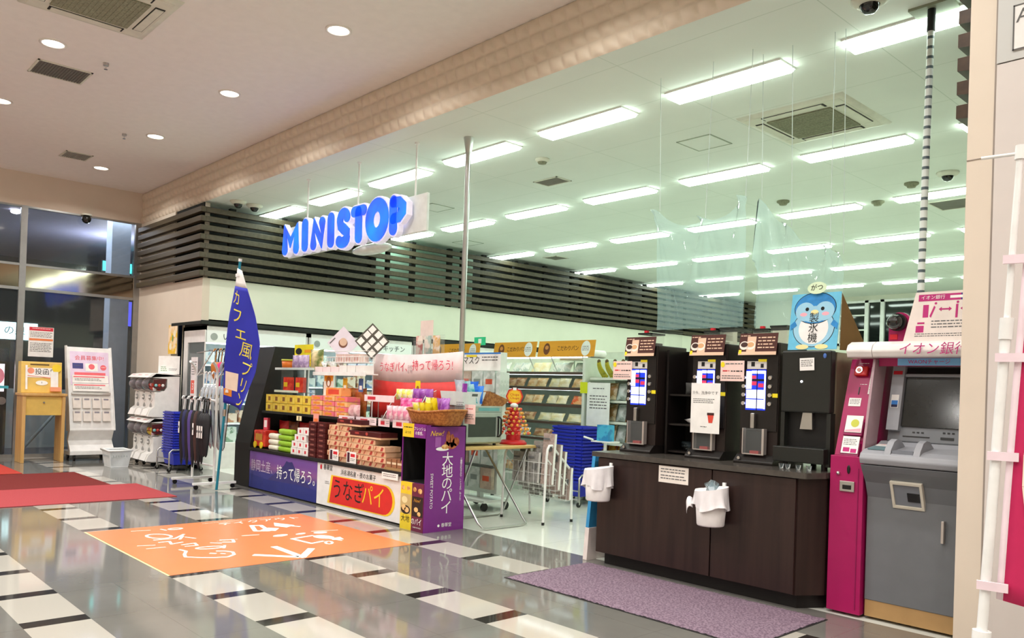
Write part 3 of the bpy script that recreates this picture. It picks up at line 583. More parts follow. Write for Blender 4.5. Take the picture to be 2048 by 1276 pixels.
# ---------------------------------------------------------------- cash machine with pink side kiosk
MAG = M('magenta_paint', 'a8145a', .35, var=.03); GRY = M('atm_grey', '74777b', .4, .15, var=.03); GRL = M('atm_light_grey', '9c9ea4', .4, var=.03); GLS = M('atm_screen', '20211f', .12, spec=.6)
t = T('cash_machine', 'grey cash machine with dark screen beside the end wall', 'cash machine', (-2.04, 5.6, 0)); x0, x1 = -2.34, -1.74
MB(GRY).prism([(5.47, .13), (5.47, .82), (5.43, .92), (5.37, 1.0), (5.345, 1.04), (6.1, 1.04), (6.1, .13)], x0, x1, 'x').build('lower_body', t, bev=.006)
MB(M('tan_plinth', 'b08c5c', .5)).b(x0, x1, 5.475, 6.1, .02, .13).build('plinth', t)
MB(GRL).prism([(5.34, 1.045), (5.325, 1.08), (5.34, 1.115), (5.40, 1.14), (5.60, 1.165), (5.66, 1.19), (6.1, 1.19), (6.1, 1.045)], x0, x1, 'x').build('console', t, bev=.008)
for xx in (-2.17, -1.99):
    h = MB(GRL); h.prism([(5.335, 1.09), (5.36, 1.15), (5.41, 1.20), (5.46, 1.215), (5.52, 1.205), (5.58, 1.165), (5.58, 1.1), (5.4, 1.1)], xx-.02, xx+.02, 'x'); h.build('divider_fin', t, bev=.008)
MB(M('console_recess', '7c8088', .5)).b(-2.145, -2.015, 5.36, 5.56, 1.11, 1.145).build('cash_tray', t)
MB(M('teal_pad', '6c8a90', .35)).at((-2.26, 5.44, 1.15), X_, (0, 1, .12)).b(-.055, .055, -.05, .05, -.004, .004).build('keypad', t)
lb = MB(PAPER).at((-2.245, 5.54, 1.165), X_, (0, 1, .12)); lb.b(-.07, .07, -.025, .025, -.003, .004); lb.use(RINK).scrib(-.05, .018, .1, 1, .01, .0055); lb.scrib(-.06, -.003, .12, 1, .012, .0055); lb.build('label', t)
rim = MB(M('cream_plastic', 'd6d0c0', .45)); rim.at((-2.07, 5.448, .86), X_, (0, -.4, 1)); 
for q in ((-.1, .1, .075, .095), (-.1, .1, -.095, -.075), (-.1, -.082, -.08, .08), (.082, .1, -.08, .08)): rim.b(*q, -.01, .022)
rim.build('slot_surround', t, bev=.003)
MB(M('console_recess')).at((-2.07, 5.448, .86), X_, (0, -.4, 1)).b(-.082, .082, -.075, .075, -.01, .012).use(BLACK).b(-.0, .075, -.04, .02, .012, .016).build('slot_recess', t)
MB(M('silver_trim')).b(-1.865, -1.848, 5.44, 5.47, .58, .72).build('handle', t, bev=.003)
MB(GRY).prism([(5.66, 1.19), (5.78, 1.72), (6.1, 1.72), (6.1, 1.19)], x0+.04, x1, 'x').build('screen_head', t, bev=.01)
F = frame((-2.0, 5.72, 1.455), X_, (0, .12, .53))
MB(GRL).at(F).prism([(-.30, -.2), (-.30, .25), (-.22, .262), (-.22, -.2)], 0, .045, 'z').build('bezel_side', t, bev=.01)
sc_ = MB(GLS).at(F); sc_.b(-.215, .25, -.165, .175, .0, .014); sc_.build('screen', t); MB(BLACK).at(F).b(-.215, .25, .2, .245, 0, .016).build('top_strip', t, bev=.004); MB(GRL).at(F).b(-.22, .25, .178, .198, 0, .03).build('visor', t, bev=.004)
st = MB(PAPER).at(F); st.rect(-.262, 0, .05, .09, .0465); st.use(M('sticker_blue', '3a80d0', .6)).rect(-.262, -.01, .042, .03, .0475); st.use(M('sticker_navy', '202048', .6)).rect(-.262, -.033, .042, .018, .0478); st.use(RINK).rect(-.262, .2, .06, .025, .0475); st.build('stickers', t)
s2 = MB(BLACK).at(F); s2.b(-.2, -.03, -.233, -.228, 0, .006); s2.b(.04, .12, -.24, -.225, 0, .006)
for i in range(3): s2.b(-.14+i*.028, -.125+i*.028, -.205, -.197, 0, .004); s2.b(.05+i*.028, .065+i*.028, -.2, -.19, 0, .004)
s2.build('card_slots', t)
cn = MB(M('canopy_white', 'efe9e6', .25)); cn.prism([(5.50, 1.755), (5.48, 1.80), (5.50, 1.84), (5.56, 1.865), (6.1, 1.865), (6.1, 1.755)], -2.345, x1, 'x'); cn.build('canopy', t, bev=.01)
cn = MB(PINK).at((-1.96, 5.476, 1.803), X_, Z_); cn.text('イオン銀行', .085, 0, 0, .004, ital=.15); cn.build('canopy_lettering', t)
MB(MAG).b(-2.345, x1, 5.6, 5.62, 1.70, 1.757).build('header_strip', t)
hb = MB(M('sky_blue_label', '7cb8e8', .6)).at((-2.02, 5.597, 1.728), X_, Z_); hb.b(-.2, .2, -.024, .024, -.003, 0); hb.use(PINK).text('WAONチャージ', .036, 0, 0, .002); hb.build('header_label', t)
# guide board on top
F = frame((-1.93, 5.62, 2.03), X_, (0, .12, 1))
bo = MB(M('pinkish_board', 'ece0d8', .5)).at(F); bo.prism([(-.26, -.165), (.2, -.165), (.2, .165), (-.2, .165)], -.012, 0, 'z'); o = bo.build('guide_board', None); tag(o, 'white guide board with pink diagrams on top of the cash machine', 'sign board')
p = MB(PINK).at(F); p.rect(.02, .125, .40, .045, .001); p.use(M('indigo', '443c88', .6)).rect(.15, .125, .14, .045, .0014); p.use(WINK).text('イオン銀行', .03, -.09, .125, .002); p.rect(.06, .125, .09, .018, .002)
p.use(PINK).rect(-.13, .035, .035, .085, .001); p.poly([(-.105, 0, .001), (-.08, .07, .001), (-.07, .06, .001), (-.095, -.01, .001)]); p.disc((-.07, .085), .008, z=.001); p.rect(.06, .03, .014, .09, .001); p.disc((.063, .088), .008, z=.001)
for c_ in (-.01, .12): p.rect(c_, .045, .045, .01, .001); p.poly([(c_-.04, .045, .001), (c_-.022, .03, .001), (c_-.022, .06, .001)]); p.poly([(c_+.04, .045, .001), (c_+.022, .06, .001), (c_+.022, .03, .001)])
p.rect(-.16, -.085, .05, .045, .001); p.use(PINK).rect(-.155, -.045, .045, .012, .001); p.use(INKG).scrib(-.09, -.03, .26, 3, .02, .001); p.use(INKG).scrib(-.19, -.115, .36, 2, .014, .001); p.build('print', o)
t = T('dome_camera', 'black dome camera on a pink bracket above the cash machine', 'security camera', (-2.24, 5.66, 1.865))
MB(MAG).prism([(-2.31, 1.865), (-2.17, 1.865), (-2.17, 2.0)]+[(-2.24+.07*cos(a), 2.0+.07*sin(a)) for a in [PI*k/10 for k in range(1, 10)]]+[(-2.31, 2.0)], 5.66, 5.69).build('bracket', t, bev=.004)
MB(BLACK).cyl((-2.245, 5.655, 2.0), (-2.245, 5.62, 2.0), .06, n=24).build('collar', t); MB(M('smoked_dome')).ell((-2.25, 5.61, 2.0), (.052, .052, .052), 20, 14).build('dome', t); MB(RINK).b(-2.30, -2.25, 5.655, 5.66, 1.885, 1.92).build('label', t)
# pink kiosk column
KC = [(5.50, 1.755), (5.48, 1.80), (5.50, 1.84), (5.56, 1.865), (6.1, 1.865), (6.1, 1.755)]
t = T('phone_kiosk', 'magenta kiosk column with leaflets between counter and cash machine', 'kiosk', (-2.47, 5.7, 0)); x0, x1 = -2.585, -2.355
MB(MAG).b(x0, x1, 5.43, 6.1, .02, 1.08).build('cabinet', t, bev=.004)
MB(M('magenta_dark', '8c1450', .4)).b(x1-.035, x1-.03, 5.426, 5.43, .05, 1.0).build('seam', t)
MB(MAG).prism([(5.47, 1.08), (5.70, 1.755), (6.1, 1.755), (6.1, 1.08)], x0+.01, x1, 'x').build('sloped_back', t, bev=.003)
MB(M('canopy_white')).prism(KC, -2.52, -2.35, 'x').build('canopy_end', t, bev=.01)
F = frame((-2.465, 5.585, 1.42), X_, (0, .23, .675))
def kf(m, x, y, w_, h_, d_, nm, **k): q = MB(m).at(F); q.b(x-w_/2, x+w_/2, y-h_/2, y+h_/2, 0, d_); return q.build(nm, t, **k)
kf(M('red_case', 'd02424', .4), -.02, .255, .09, .07, .03, 'alarm_button_case', bev=.006)
q = MB(CHROME).at(F); q.cyl((-.03, .258, .03), (-.03, .258, .036), .024, n=20); q.use(M('salmon_button', 'f0b0a0', .4)).cyl((-.03, .258, .036), (-.03, .258, .042), .014); q.build('alarm_button', t)
q = MB(PAPER).at(F); q.b(.045, .085, .09, .29, 0, .008); q.use(INK).scrib(.052, .27, .014, 9, .018, .0095); q.scrib(.07, .27, .012, 9, .018, .0095); q.build('notice_strip', t)
q = MB(WINK).at(F); q.scrib(-.05, .322, .07, 1, .012, .001); q.scrib(-.02, .165, .05, 1, .011, .001); q.build('lettering', t)
kf(PAPER, -.035, .03, .085, .06, .003, 'label'); q = MB(INKG).at(F); q.scrib(-.07, .05, .07, 4, .01, .004); q.build('label_print', t)
kf(BLACK, -.02, .115, .006, .055, .004, 'slit')
for z0, nm in ((-.15, 0), (-.30, 1)):
    kf(M('magenta_dark'), 0, z0-.02, .13, .10, .03, 'leaflet_pocket', bev=.003)
    q = MB(PAPER).at(F); q.b(-.055+.0, .06, z0-.05, z0+.07, .031, .036)
    if nm == 0: q.use(M('lime_ball', 'c8cc50', .6)).disc((.01, z0+.015), .028, z=.0375); q.use(PP).poly([(-.05, z0-.045, .037), (.055, z0-.045, .037), (.055, z0-.02, .037), (-.05, z0-.035, .037)])
    else: q.use(PINK).rect(-.02, z0-.025, .045, .03, .037); q.rect(.03, z0-.032, .04, .028, .0372); q.use(INKG).scrib(-.045, z0+.05, .09, 4, .012, .037)
    q.build('leaflet', t)
q = MB(M('smoky_pink_divider', 'b0929a', .25)); q.prism([(5.42, 1.10), (5.44, 1.2), (5.56, 1.745), (5.75, 1.745), (5.60, 1.10)], x1-.012, x1+.004, 'x'); q.build('divider_wing', t)
q = MB(BLACK).ell((-2.455, 5.428, .99), (.012, .006, .03)); q.build('sensor_window', t); MB(CHROME).ell((-2.525, 5.425, .96), (.014, .014, .014)).build('lock', t)
q = MB(STEEL); q.b(-2.51, -2.41, 5.418, 5.43, .84, .91); q.use(BLACK).b(-2.49, -2.43, 5.414, 5.419, .855, .885); q.build('coin_return', t, bev=.002)
# ---------------------------------------------------------------- banner by the right wall
BM = M('banner_magenta', 'c42058', .7, var=.05); t = T('feather_banner', 'magenta banner with cream brush writing on a leaning white pole', 'banner', (-1.09, 3.68, 0))
P0, P1 = Vector((-1.11, 3.65, 0)), Vector((-1.02, 3.74, 2.5)); dv = (P1-P0)
def pp(k, s_=0, off=0): return P0+dv*k+Vector((.72, .12, 0)).normalized()*s_+Vector((0, -1, 0))*off
MB(WHITE).cyl(P0+dv*.21, P0+dv*.70, .02, n=14).build('lower_pole', t); MB(WHITE).cyl(P0+dv*.70, P1, .013, n=12).build('upper_pole', t); MB(WHITE).cyl(P0+dv*.69, P0+dv*.725, .026).build('joint', t)
MB(WHITE).cyl(P0+dv*.02, P0+dv*.215, .035, n=18).build('pole_socket', t); MB(WHITE).b(-1.33, -.89, 3.43, 3.87, 0, .12).build('water_base', t, bev=.03)
MB(WHITE).cyl(pp(.995, -.14), pp(.995, .62), .007).cyl(P0+dv*.985, P0+dv*1.008, .02).build('crossbar', t)
def cl(u, v): k = .27+.72*v-.03*(1-v)*u; q = pp(k, .04+.56*u, .012*sin(5*u+4*v)); return q
MB(BM).grid(lambda u, v: cl(.045+.955*u, v), 14, 24).build('cloth', t, solid=.002); MB(M('banner_hem', 'f2dce4', .7)).grid(lambda u, v: cl(.045*u, v), 2, 24).build('hem', t, solid=.002)
for k in (.29, .50, .66, .82): tb = MB(M('banner_hem')); tb.box(P0+dv*k+Vector((.03, -.02, 0)), (.11, .012, .035), rz=.17); tb.build('loop', t)
br = MB(M('brush_cream', 'f4e4d0', .7))
def bs(pts, rs):
    V = [cl(a, b_)+Vector((0, -.008, 0)) for a, b_ in pts]; n = len(V)
    side = Vector((.72, .12, 0)).normalized()
    for i in range(n-1):
        d_ = (V[i+1]-V[i]).normalized(); q = d_.cross(Vector((0, -1, 0))).normalized()
        br.add([V[i]+q*rs[i], V[i+1]+q*rs[i+1], V[i+1]-q*rs[i+1], V[i]-q*rs[i]], [(0, 1, 2, 3)])
bs([(.16, .38), (.13, .33), (.13, .26), (.17, .19), (.24, .16)], [.006, .014, .01, .012, .004]); bs([(.24, .16), (.28, .25), (.34, .35)], [.006, .01, .004]); bs([(.2, .53), (.26, .49), (.36, .47)], [.005, .02, .026]); bs([(.2, .43), (.28, .44), (.42, .45)], [.012, .022, .02])
bs([(.3, .62), (.4, .6), (.55, .6)], [.006, .02, .02]); bs([(.36, .73), (.4, .78), (.6, .8)], [.006, .016, .02]); br.build('brush_writing', t)
# wall sign plate
F = frame((-1.27, 5.185, 3.615), X_, Z_); o = MB(M('plate_white', 'e4e2de', .4)).at(F).b(-.2, .35, -.13, .13, -.0, .006).build('wall_sign', None, bev=.003); tag(o, 'white wall sign with dark outline and letters AT high on the panel', 'sign')
q = MB(M('sign_grey_ink', '5c5a58', .6)).at(F)
for z0, z1, a, b_ in ((-.2, .35, .122, .13), (-.2, .35, -.13, -.122)): q.b(z0, z1, a, b_, .006, .0075)
q.b(-.2, -.192, -.13, .13, .006, .0075); q.text('ATM', .11, -.185, .06, .0075, 'LEFT'); q.text('D', .09, -.11, -.03, .0075, 'LEFT'); q.build('lettering', o)
# ---------------------------------------------------------------- mats
def mat_rug(key, c, c2, sc_=60): return M(key, c, .95, two=c2, scale=sc_, spec=.1, bump=.4)
ruby = mat_rug('red_mat_pile', '9c4044', 'a64a4c', 120); maroon = mat_rug('maroon_mat_pile', '6a2a28', '763230', 120); scar = mat_rug('scarlet_mat_pile', 'ac3c34', 'b4463c', 120); lilac = mat_rug('lilac_pile', '8a7684', '6e5c6a', 70)
def mat(label, x0, x1, y0, y1, m, name='floor_mat'):
    o = MB(m).b(x0, x1, y0, y1, .0005, .010).build(name, None, bev=.004); return tag(o, label, 'floor mat')
mat('rose red entrance mat nearest the orange floor graphic', -11.56, -10.08, .4, 3.80, ruby); mat('dark maroon entrance mat beyond the rose red one', -13.3, -11.58, .6, 3.48, maroon); mat('bright scarlet entrance mat by the wooden desk', -15.3, -13.4, .6, 2.82, scar)
rg = MB(lilac); rr = random.Random(3)
def rf(u, v): return (-4.58+2.10*u+.0*v, 4.26+.95*v, .004+.010*(1-max(abs(2*u-1), abs(2*v-1))**12)+rr.uniform(0, .006))
rg.grid(rf, 150, 68); o = rg.build('counter_rug'); tag(o, 'lilac pile rug on the floor before the coffee counter', 'rug'); MB(M('rug_edge_black', '2a2628', .8)).b(-4.59, -2.47, 4.25, 5.22, .0005, .004).build('rubber_backing', o)
# orange floor graphic
OG = M('orange_vinyl', 'de8450', .28, var=.03); o = MB(OG).b(-8.16, -6.05, 2.25, 4.43, .0005, .002).build('floor_graphic'); tag(o, 'large orange vinyl floor graphic with white arrow and drawings', 'floor sticker')
q = MB(M('graphic_edge', 'e8dca0', .4)); q.b(-8.16, -6.05, 2.235, 2.25, .0005, .0019); q.build('pale_edge', o)
GT = Matrix.Translation((0, 0, .0022)); g = MB(WINK).at(GT)
def wl_(pts, r, cl=False):   # white pen line on the floor
    P = [Vector(p) for p in pts]
    for i in range(len(P)-(0 if cl else 1)):
        a, b = P[i], P[(i+1) % len(P)]; d = (b-a).normalized(); n = Vector((-d.y, d.x))*r; g.poly([(p.x, p.y, i*1e-5) for p in (a-n-d*r*.5, b-n+d*r*.5, b+n+d*r*.5, a+n-d*r*.5)])
wl_([(-6.62, 3.36), (-6.10, 3.35)], .032); wl_([(-6.39, 3.07), (-6.10, 3.35), (-6.37, 3.58)], .032)
g.build('white_arrow', o); g = MB(WINK).at(GT)
def blob(cx, cy, rx, ry, a=0, n=16): g.poly([(cx+rx*cos(t)*cos(a)-ry*sin(t)*sin(a), cy+rx*cos(t)*sin(a)+ry*sin(t)*cos(a), .0001) for t in [2*PI*k/n for k in range(n)]])
def ring(cx, cy, rx, ry, r, a=0): wl_([(cx+rx*cos(t)*cos(a)-ry*sin(t)*sin(a), cy+rx*cos(t)*sin(a)+ry*sin(t)*cos(a)) for t in [2*PI*k/16 for k in range(16)]], r, True)
wl_([(-6.92, 3.90), (-6.87, 3.66), (-6.58, 3.70), (-6.62, 3.84)], .018); blob(-6.80, 3.95, .11, .075, .4); ring(-6.53, 3.85, .065, .03, .012, -.5); g.poly([(-6.70, 3.97, .0001), (-6.62, 3.94, .0001), (-6.60, 4.05, .0001), (-6.72, 4.08, .0001)]); wl_([(-6.72, 3.95), (-6.56, 4.0)], .012)
g.build('cart_drawing', o); g = MB(WINK).at(GT)
blob(-7.02, 4.04, .05, .07); blob(-7.08, 3.65, .045, .08, .2); blob(-7.06, 3.85, .03, .06, .3); wl_([(-7.25, 3.35), (-7.22, 3.50)], .010); wl_([(-7.12, 4.0), (-7.05, 4.25)], .008)
g.build('small_drawing', o); g = MB(WINK).at(GT)
wl_([(-7.72, 3.66), (-7.42, 3.56), (-7.36, 3.67), (-7.68, 3.74)], .022, True); g.poly([(-7.44, 3.62, .0001), (-7.32, 3.72, .0001), (-7.44, 3.82, .0001), (-7.52, 3.74, .0001)]); g.poly([(-7.76, 3.92, .0001), (-7.58, 3.84, .0001), (-7.44, 3.90, .0001), (-7.52, 4.03, .0001)]); wl_([(-7.50, 3.98), (-7.42, 4.03)], .018)
g.build('food_drawing', o); g = MB(WINK).at(GT)
wl_([(-6.93, 2.65), (-6.84, 2.67), (-6.72, 2.61), (-6.62, 2.58), (-6.54, 2.66), (-6.47, 2.76), (-6.44, 2.86), (-6.50, 2.94), (-6.60, 2.97), (-6.68, 2.93), (-6.71, 2.88)], .013); wl_([(-6.65, 2.80), (-6.62, 2.83)], .016); wl_([(-6.60, 2.87), (-6.57, 2.89)], .012); ring(-6.88, 2.89, .05, .11, .013, -.2); wl_([(-6.80, 2.98), (-6.90, 3.03)], .012)
g.build('face_drawing', o); g = MB(WINK).at(GT)
wl_([(-7.16, 3.10), (-7.12, 3.20), (-7.00, 3.16), (-7.05, 3.08)], .013); wl_([(-7.02, 3.05), (-7.08, 2.98)], .012); wl_([(-7.11, 2.44), (-7.10, 2.59)], .008); wl_([(-7.27, 2.42), (-7.23, 2.55)], .008); ring(-7.62, 2.72, .13, .09, .013, .3); wl_([(-7.46, 2.62), (-7.44, 2.80), (-7.60, 2.94)], .013); wl_([(-7.52, 2.90), (-7.38, 2.82)], .012); wl_([(-7.35, 2.95), (-7.46, 2.90)], .01)
wl_([(-7.33, 2.62), (-7.33, 2.71), (-7.20, 2.68), (-7.24, 2.79)], .012); wl_([(-7.12, 2.74), (-7.14, 2.86), (-7.03, 2.84), (-7.04, 2.74)], .012); ring(-7.92, 2.98, .04, .06, .012); wl_([(-7.97, 2.86), (-7.88, 2.88)], .01); wl_([(-8.0, 2.60), (-7.96, 2.76)], .006)
g.build('brush_lettering', o); g = MB(WINK)
g.at(frame((-7.93, 3.86, .0023), (.02, 1, 0), (-1, .02, 0))); g.text('テイクアウト', .15, 0, 0, 0); g.at(frame((-8.05, 3.8, .0023), (.0, 1, 0), (-1, 0, 0))); g.scrib(-.5, .02, .9, 1, .025, 0); g.at(frame((-7.0, 3.1, .0023), (.0, 1, 0), (-1, 0, 0))); g.scrib(-.05, .12, .2, 1, .02, 0)
g.build('small_lettering', o)
# ---------------------------------------------------------------- wooden desk with suggestion box
OAK = wood('light_oak', 'd8b070', 'c89a58', .45, (1, 1, 12)); OAKY = M('yellow_oak', 'e4c064', .5)
t = T('writing_desk', 'light oak writing desk standing by the glass wall', 'desk', (-15.2, 3.44, 0))
for y in (3.12, 3.70): MB(OAK).b(-15.42, -15.0, y, y+.05, 0, 1.10).build('leg', t, bev=.004)
MB(OAK).b(-15.44, -14.98, 3.10, 3.77, 1.10, 1.14).build('top', t, bev=.004); MB(OAKY).b(-15.06, -15.03, 3.17, 3.70, .78, 1.10).build('apron', t); MB(STEEL).cyl((-15.03, 3.43, .99), (-15.0, 3.43, .99), .014).build('lock', t)
t = T('suggestion_box', 'oak posting box with cards and a yellow disc on top of the desk', 'box', (-15.25, 3.43, 1.14))
MB(OAKY).prism([(-15.40, 1.14), (-15.14, 1.14), (-15.20, 1.66), (-15.40, 1.66)], 3.12, 3.72, 'y').build('box', t, bev=.012)
F = frame((-15.168, 3.42, 1.40), Y_, (-.06, 0, .52))
q = MB(PAPER).at(F); q.rect(-.03, .08, .40, .16, .002); q.use(M('peach_ink', 'f09878', .7)).disc((-.16, .11), .05, z=.003); q.poly([(-.22, .02, .003), (.17, .0, .003), (.17, -.02, .003), (-.22, .035, .003)]); q.use(INK).text('投函口', .11, .06, .09, .0035); q.use(WINK).disc((-.0, -.09), .09, .04, z=.003); q.use(INK).rect(0, -.085, .006, .03, .004); q.build('front_card', t)
q = MB(M('slot_dark', '5a4620', .6)).at(F); q.rect(-.03, .215, .28, .02, .002); q.build('slot', t); MB(M('yellow_disc', 'f0d030', .6)).at(F).disc((.22, .16), .07, z=.012).build('yellow_disc', t)
MB(PAPER).at(F).b(.13, .24, -.17, .1, .004, .02).build('leaflet_card', t); MB(M('orange_tray', 'f0a078', .5)).at(F).b(.12, .28, -.23, -.16, .004, .05).build('tray', t); MB(PAPER).at(F).b(-.24, -.21, -.2, .2, .004, .008).build('label_strip', t)
sheet('window_poster', 'white notice with red header taped on the glass above the desk', 'poster', (-16.024, 3.58, 2.02), Y_, Z_, .39, .52, PAPER, [('r', M('notice_red', 'd83848', .7), 0, .225, .37, .06), ('s', WINK, -.14, .237, .28, 1, .024), ('r', M('notice_orange', 'f08850', .7), 0, .04, .37, .035), ('s', INKG, -.17, .17, .34, 4, .025), ('s', INKG, -.17, -.02, .34, 6, .028)])
# ---------------------------------------------------------------- leaflet stand
t = T('leaflet_stand', 'white leaning leaflet stand with pink poster beside the oak desk', 'display stand', (-15.3, 4.2, 0)); y0, y1 = 3.86, 4.56
MB(WHITE).prism([(-15.12, .52), (-15.50, 1.95), (-15.56, 1.95), (-15.24, .5), (-15.30, .36), (-15.16, .16), (-15.6, .16), (-15.6, .10), (-15.06, .10), (-15.06, .17), (-15.22, .34)], y0, y1, 'y').build('body', t, bev=.008)
for y in (y0-.012, y1): MB(WHITE).prism([(-15.06, .52), (-15.48, 1.97), (-15.6, 1.97), (-15.3, .50)], y, y+.012, 'y').build('side_cheek', t)
F = frame((-15.31, 4.21, 1.235), Y_, (-.38, 0, 1.43))
q = MB(M('lilac_poster', 'e8d4ec', .6)).at(F); q.b(-.31, .31, .06, .66, .001, .006); q.use(M('salmon', 'f07078', .7)).text('会員募集中!', .09, 0, .54, .008); q.rect(0, .26, .5, .05, .008); q.use(M('card_navy', '4a4a88', .6)).rect(-.19, .4, .17, .1, .008); q.use(WINK).rect(.03, .38, .2, .14, .008); q.use(M('salmon')).disc((.03, .39), .05, z=.009); q.disc((.22, .38), .05, .05, z=.008); q.use(WINK).scrib(.185, .39, .07, 1, .02, .0095); q.use(INKG).scrib(-.25, .41, .12, 1, .02, .0095); q.build('poster', t)
for k in range(2):
    q = MB(PAPER).at(F); yy = .14-.15*k; q.b(-.29, .29, yy-.05, yy+.09, .02+.012*k, .026+.012*k); q.use(M('salmon')).rect(-.02, yy+.06, .5, .02, .028+.012*k); q.use(INKG).scrib(-.25, yy+.03, .42, 2, .025, .028+.012*k); q.build('leaflet_row', t)
MB(M('silver_trim')).at(F).b(-.31, .31, -.12, -.085, .0, .05).build('tray_lip', t); LF = M('leaflet_beige', 'e4dcd4', .6); LC = M('leaflet_cap', '8c8890', .6)
for r in range(2):
    for c in range(4):
        q = MB(LF).at(F); x = -.235+.155*c; y = -.27-.23*r; q.b(x-.062, x+.062, y-.09, y+.09, .01, .045); q.use(LC).rect(x, y+.065, .08, .03, .046); q.build('leaflet', t)
for y in (y0+.08, y1-.08):
    for x in (-15.12, -15.52): MB(BLACK).cyl((x, y-.015, .05), (x, y+.015, .05), .05).build('caster', t)
# white basket on floor
t = T('shopping_basket', 'white plastic basket alone on the floor before the leaflet stand', 'basket', (-13.92, 4.25, 0)); WB = film('clear_white_basket', 'f0f0f0', .75, .1)
q = MB(M('frosted_white', 'eceeee', .4)); q.box((-13.92, 4.25, .012), (.34, .26, .02))
a = [(-.17, -.13), (.17, -.13), (.17, .13), (-.17, .13)]; b_ = [(-.21, -.165), (.21, -.165), (.21, .165), (-.21, .165)]
for i in range(4):
    j = (i+1) % 4
    for s_ in (0, .006): q.poly([(-13.92+a[i][0], 4.25+a[i][1]+s_, .02), (-13.92+a[j][0], 4.25+a[j][1]+s_, .02), (-13.92+b_[j][0], 4.25+b_[j][1]+s_, .27), (-13.92+b_[i][0], 4.25+b_[i][1]+s_, .27)])
q.build('body', t); q = MB(WHITE)
q.tube([(-13.92+x*1.04, 4.25+y*1.04, .275) for x, y in b_], .016, closed=True); q.build('rim', t)
q = MB(M('basket_hole', 'b8bcbc', .6))
for i in range(7): x = -14.06+.045*i; q.b(x, x+.018, 4.083, 4.09, .17, .20)
for i in range(6): y = 4.14+.04*i; q.b(-13.722, -13.715, y, y+.016, .17, .20)
q.build('hole', t)
# capsule machines: two stacked units of three
GW = M('capsule_white', 'f4f2ee', .35); GC = film('capsule_window', 'e8e0e6', .18, .25); CAPS = [M('capsule_'+n, c, .3) for n, c in (('pink', 'f0c8d0'), ('cyan', '8cd0d0'), ('red', 'd05040'), ('white', 'f4f0f0'), ('yellow', 'ecc850'))]
CAPO = {}; CAPN = ('pink', 'cyan', 'red', 'white', 'yellow')
def capsule_unit(label, z, cols, prints):
    x0, x1, y0, y1 = -14.62, -13.66, 4.70, 5.12
    t = T('capsule_machine', label, 'capsule toy machine', (-14.14, 4.9, z), 'stacked capsule toy machines'); h = .72
    for x in (x0, x1-.03): q = MB(GW); q.prism([(4.62, z+.02), (4.66, z+.12), (4.73, z+.18), (4.73, z+.40), (4.88, z+.44), (4.92, z+.5), (4.92, z+.64), (4.66, z+.66), (4.74, z+.72), (5.12, z+.70), (5.12, z)], x, x+.03, 'x'); q.build('side_panel', t)
    MB(GW).b(x0+.03, x1-.03, 4.73, y1, z+.0, z+.42).b(x0+.03, x1-.03, 5.0, y1, z+.42, z+.70).build('body', t)
    q = MB(GW); q.prism([(4.60, z+.655), (4.68, z+.715), (4.86, z+.735), (5.12, z+.715), (5.12, z+.69), (4.7, z+.66)], x0, x1, 'x'); q.use(RINK)
    q.build('top_cover', t)
    for c in range(3):
        cx = x0+.17+.31*c
        MB(GC).grid(lambda u, v: (cx-.14+.28*u, 4.70-.11*sin(PI*v)**.7*(1-.3*abs(2*u-1)**3), z+.44+.21*v), 6, 8).build('window', t, solid=.003)
        MB(GW).b(cx-.14, cx+.14, 4.70, 5.0, z+.432, z+.44).build('capsule_tray', t)
        for k in range(12):
            ci = (k*2+c+prints) % 5 if k % 3 == 0 else (c+prints) % 5; p = Vector((cx-.1+.067*(k % 4), 4.745+.068*((k//4) % 2), z+.474+.064*(k//8)))
            if ci in CAPO: o = dup(CAPO[ci], p-CAPO[ci].location)
            else:
                q = MB(CAPS[ci]).ell(p, (.033, .033, .033), 10, 8); o = CAPO[ci] = q.build('toy_capsule', None, local=True); o.location = p
                for v in o.data.vertices: v.co -= p
            w_ = f'{CAPN[ci]} toy capsules in the {"lower" if z < .5 else "upper"} machine, {["left", "middle", "right"][c]} window'; tag(o, w_.replace('capsules', 'capsule'), 'toy capsule', w_)
        q = MB(GW); q.cyl((cx, 4.73, z+.33), (cx, 4.715, z+.33), .07, n=20); q.use(M('dial_grey', '9a9a98', .4)).cyl((cx, 4.715, z+.33), (cx, 4.70, z+.33), .045, n=16); q.use(GW).box((cx, 4.695, z+.33), (.08, .02, .025)); q.build('crank_dial', t)
        q = MB(M('dial_grey')).prism([(cx-.045, z+.14), (cx-.045, z+.2), (cx, z+.24), (cx+.045, z+.2), (cx+.045, z+.14)], 4.722, 4.732, 'y'); q.build('chute', t); MB(M('coin_slot_dark', '4a4a48', .5)).b(cx-.05, cx-.01, 4.724, 4.731, z+.385, z+.41).build('coin_slot', t)
        MB(GW).prism([(4.61, z+.03), (4.65, z+.13), (4.73, z+.17), (4.73, z+.03)], cx-.12, cx+.12, 'x').build('dispense_lip', t)
    q = MB(M('side_window', '5c2c2c', .2)).add([(x1+.002, 4.70, z+.62), (x1+.002, 4.70, z+.49), (x1+.002, 4.78, z+.455), (x1+.002, 4.88, z+.48), (x1+.002, 4.90, z+.64)], [(0, 1, 2, 3, 4)])
    for k in range(3): q.use(CAPS[(k+1) % 5]).ell((x1+.0, 4.74+.055*k, z+.53), (.012, .026, .026), 8, 6)
    q.build('side_window', t); q = MB(RINK)
    for c in range(3): q.at(frame((x0+.17+.31*c, 4.64, z+.692), X_, (0, .08, .06))); q.scrib(-.08, .012, .16, 1, .024, .004)
    q.build('top_lettering', t); return t
capsule_unit('upper white capsule machine with pink and cyan capsules', .806, 3, 0); capsule_unit('lower white capsule machine with red and yellow capsules', .07, 3, 2)
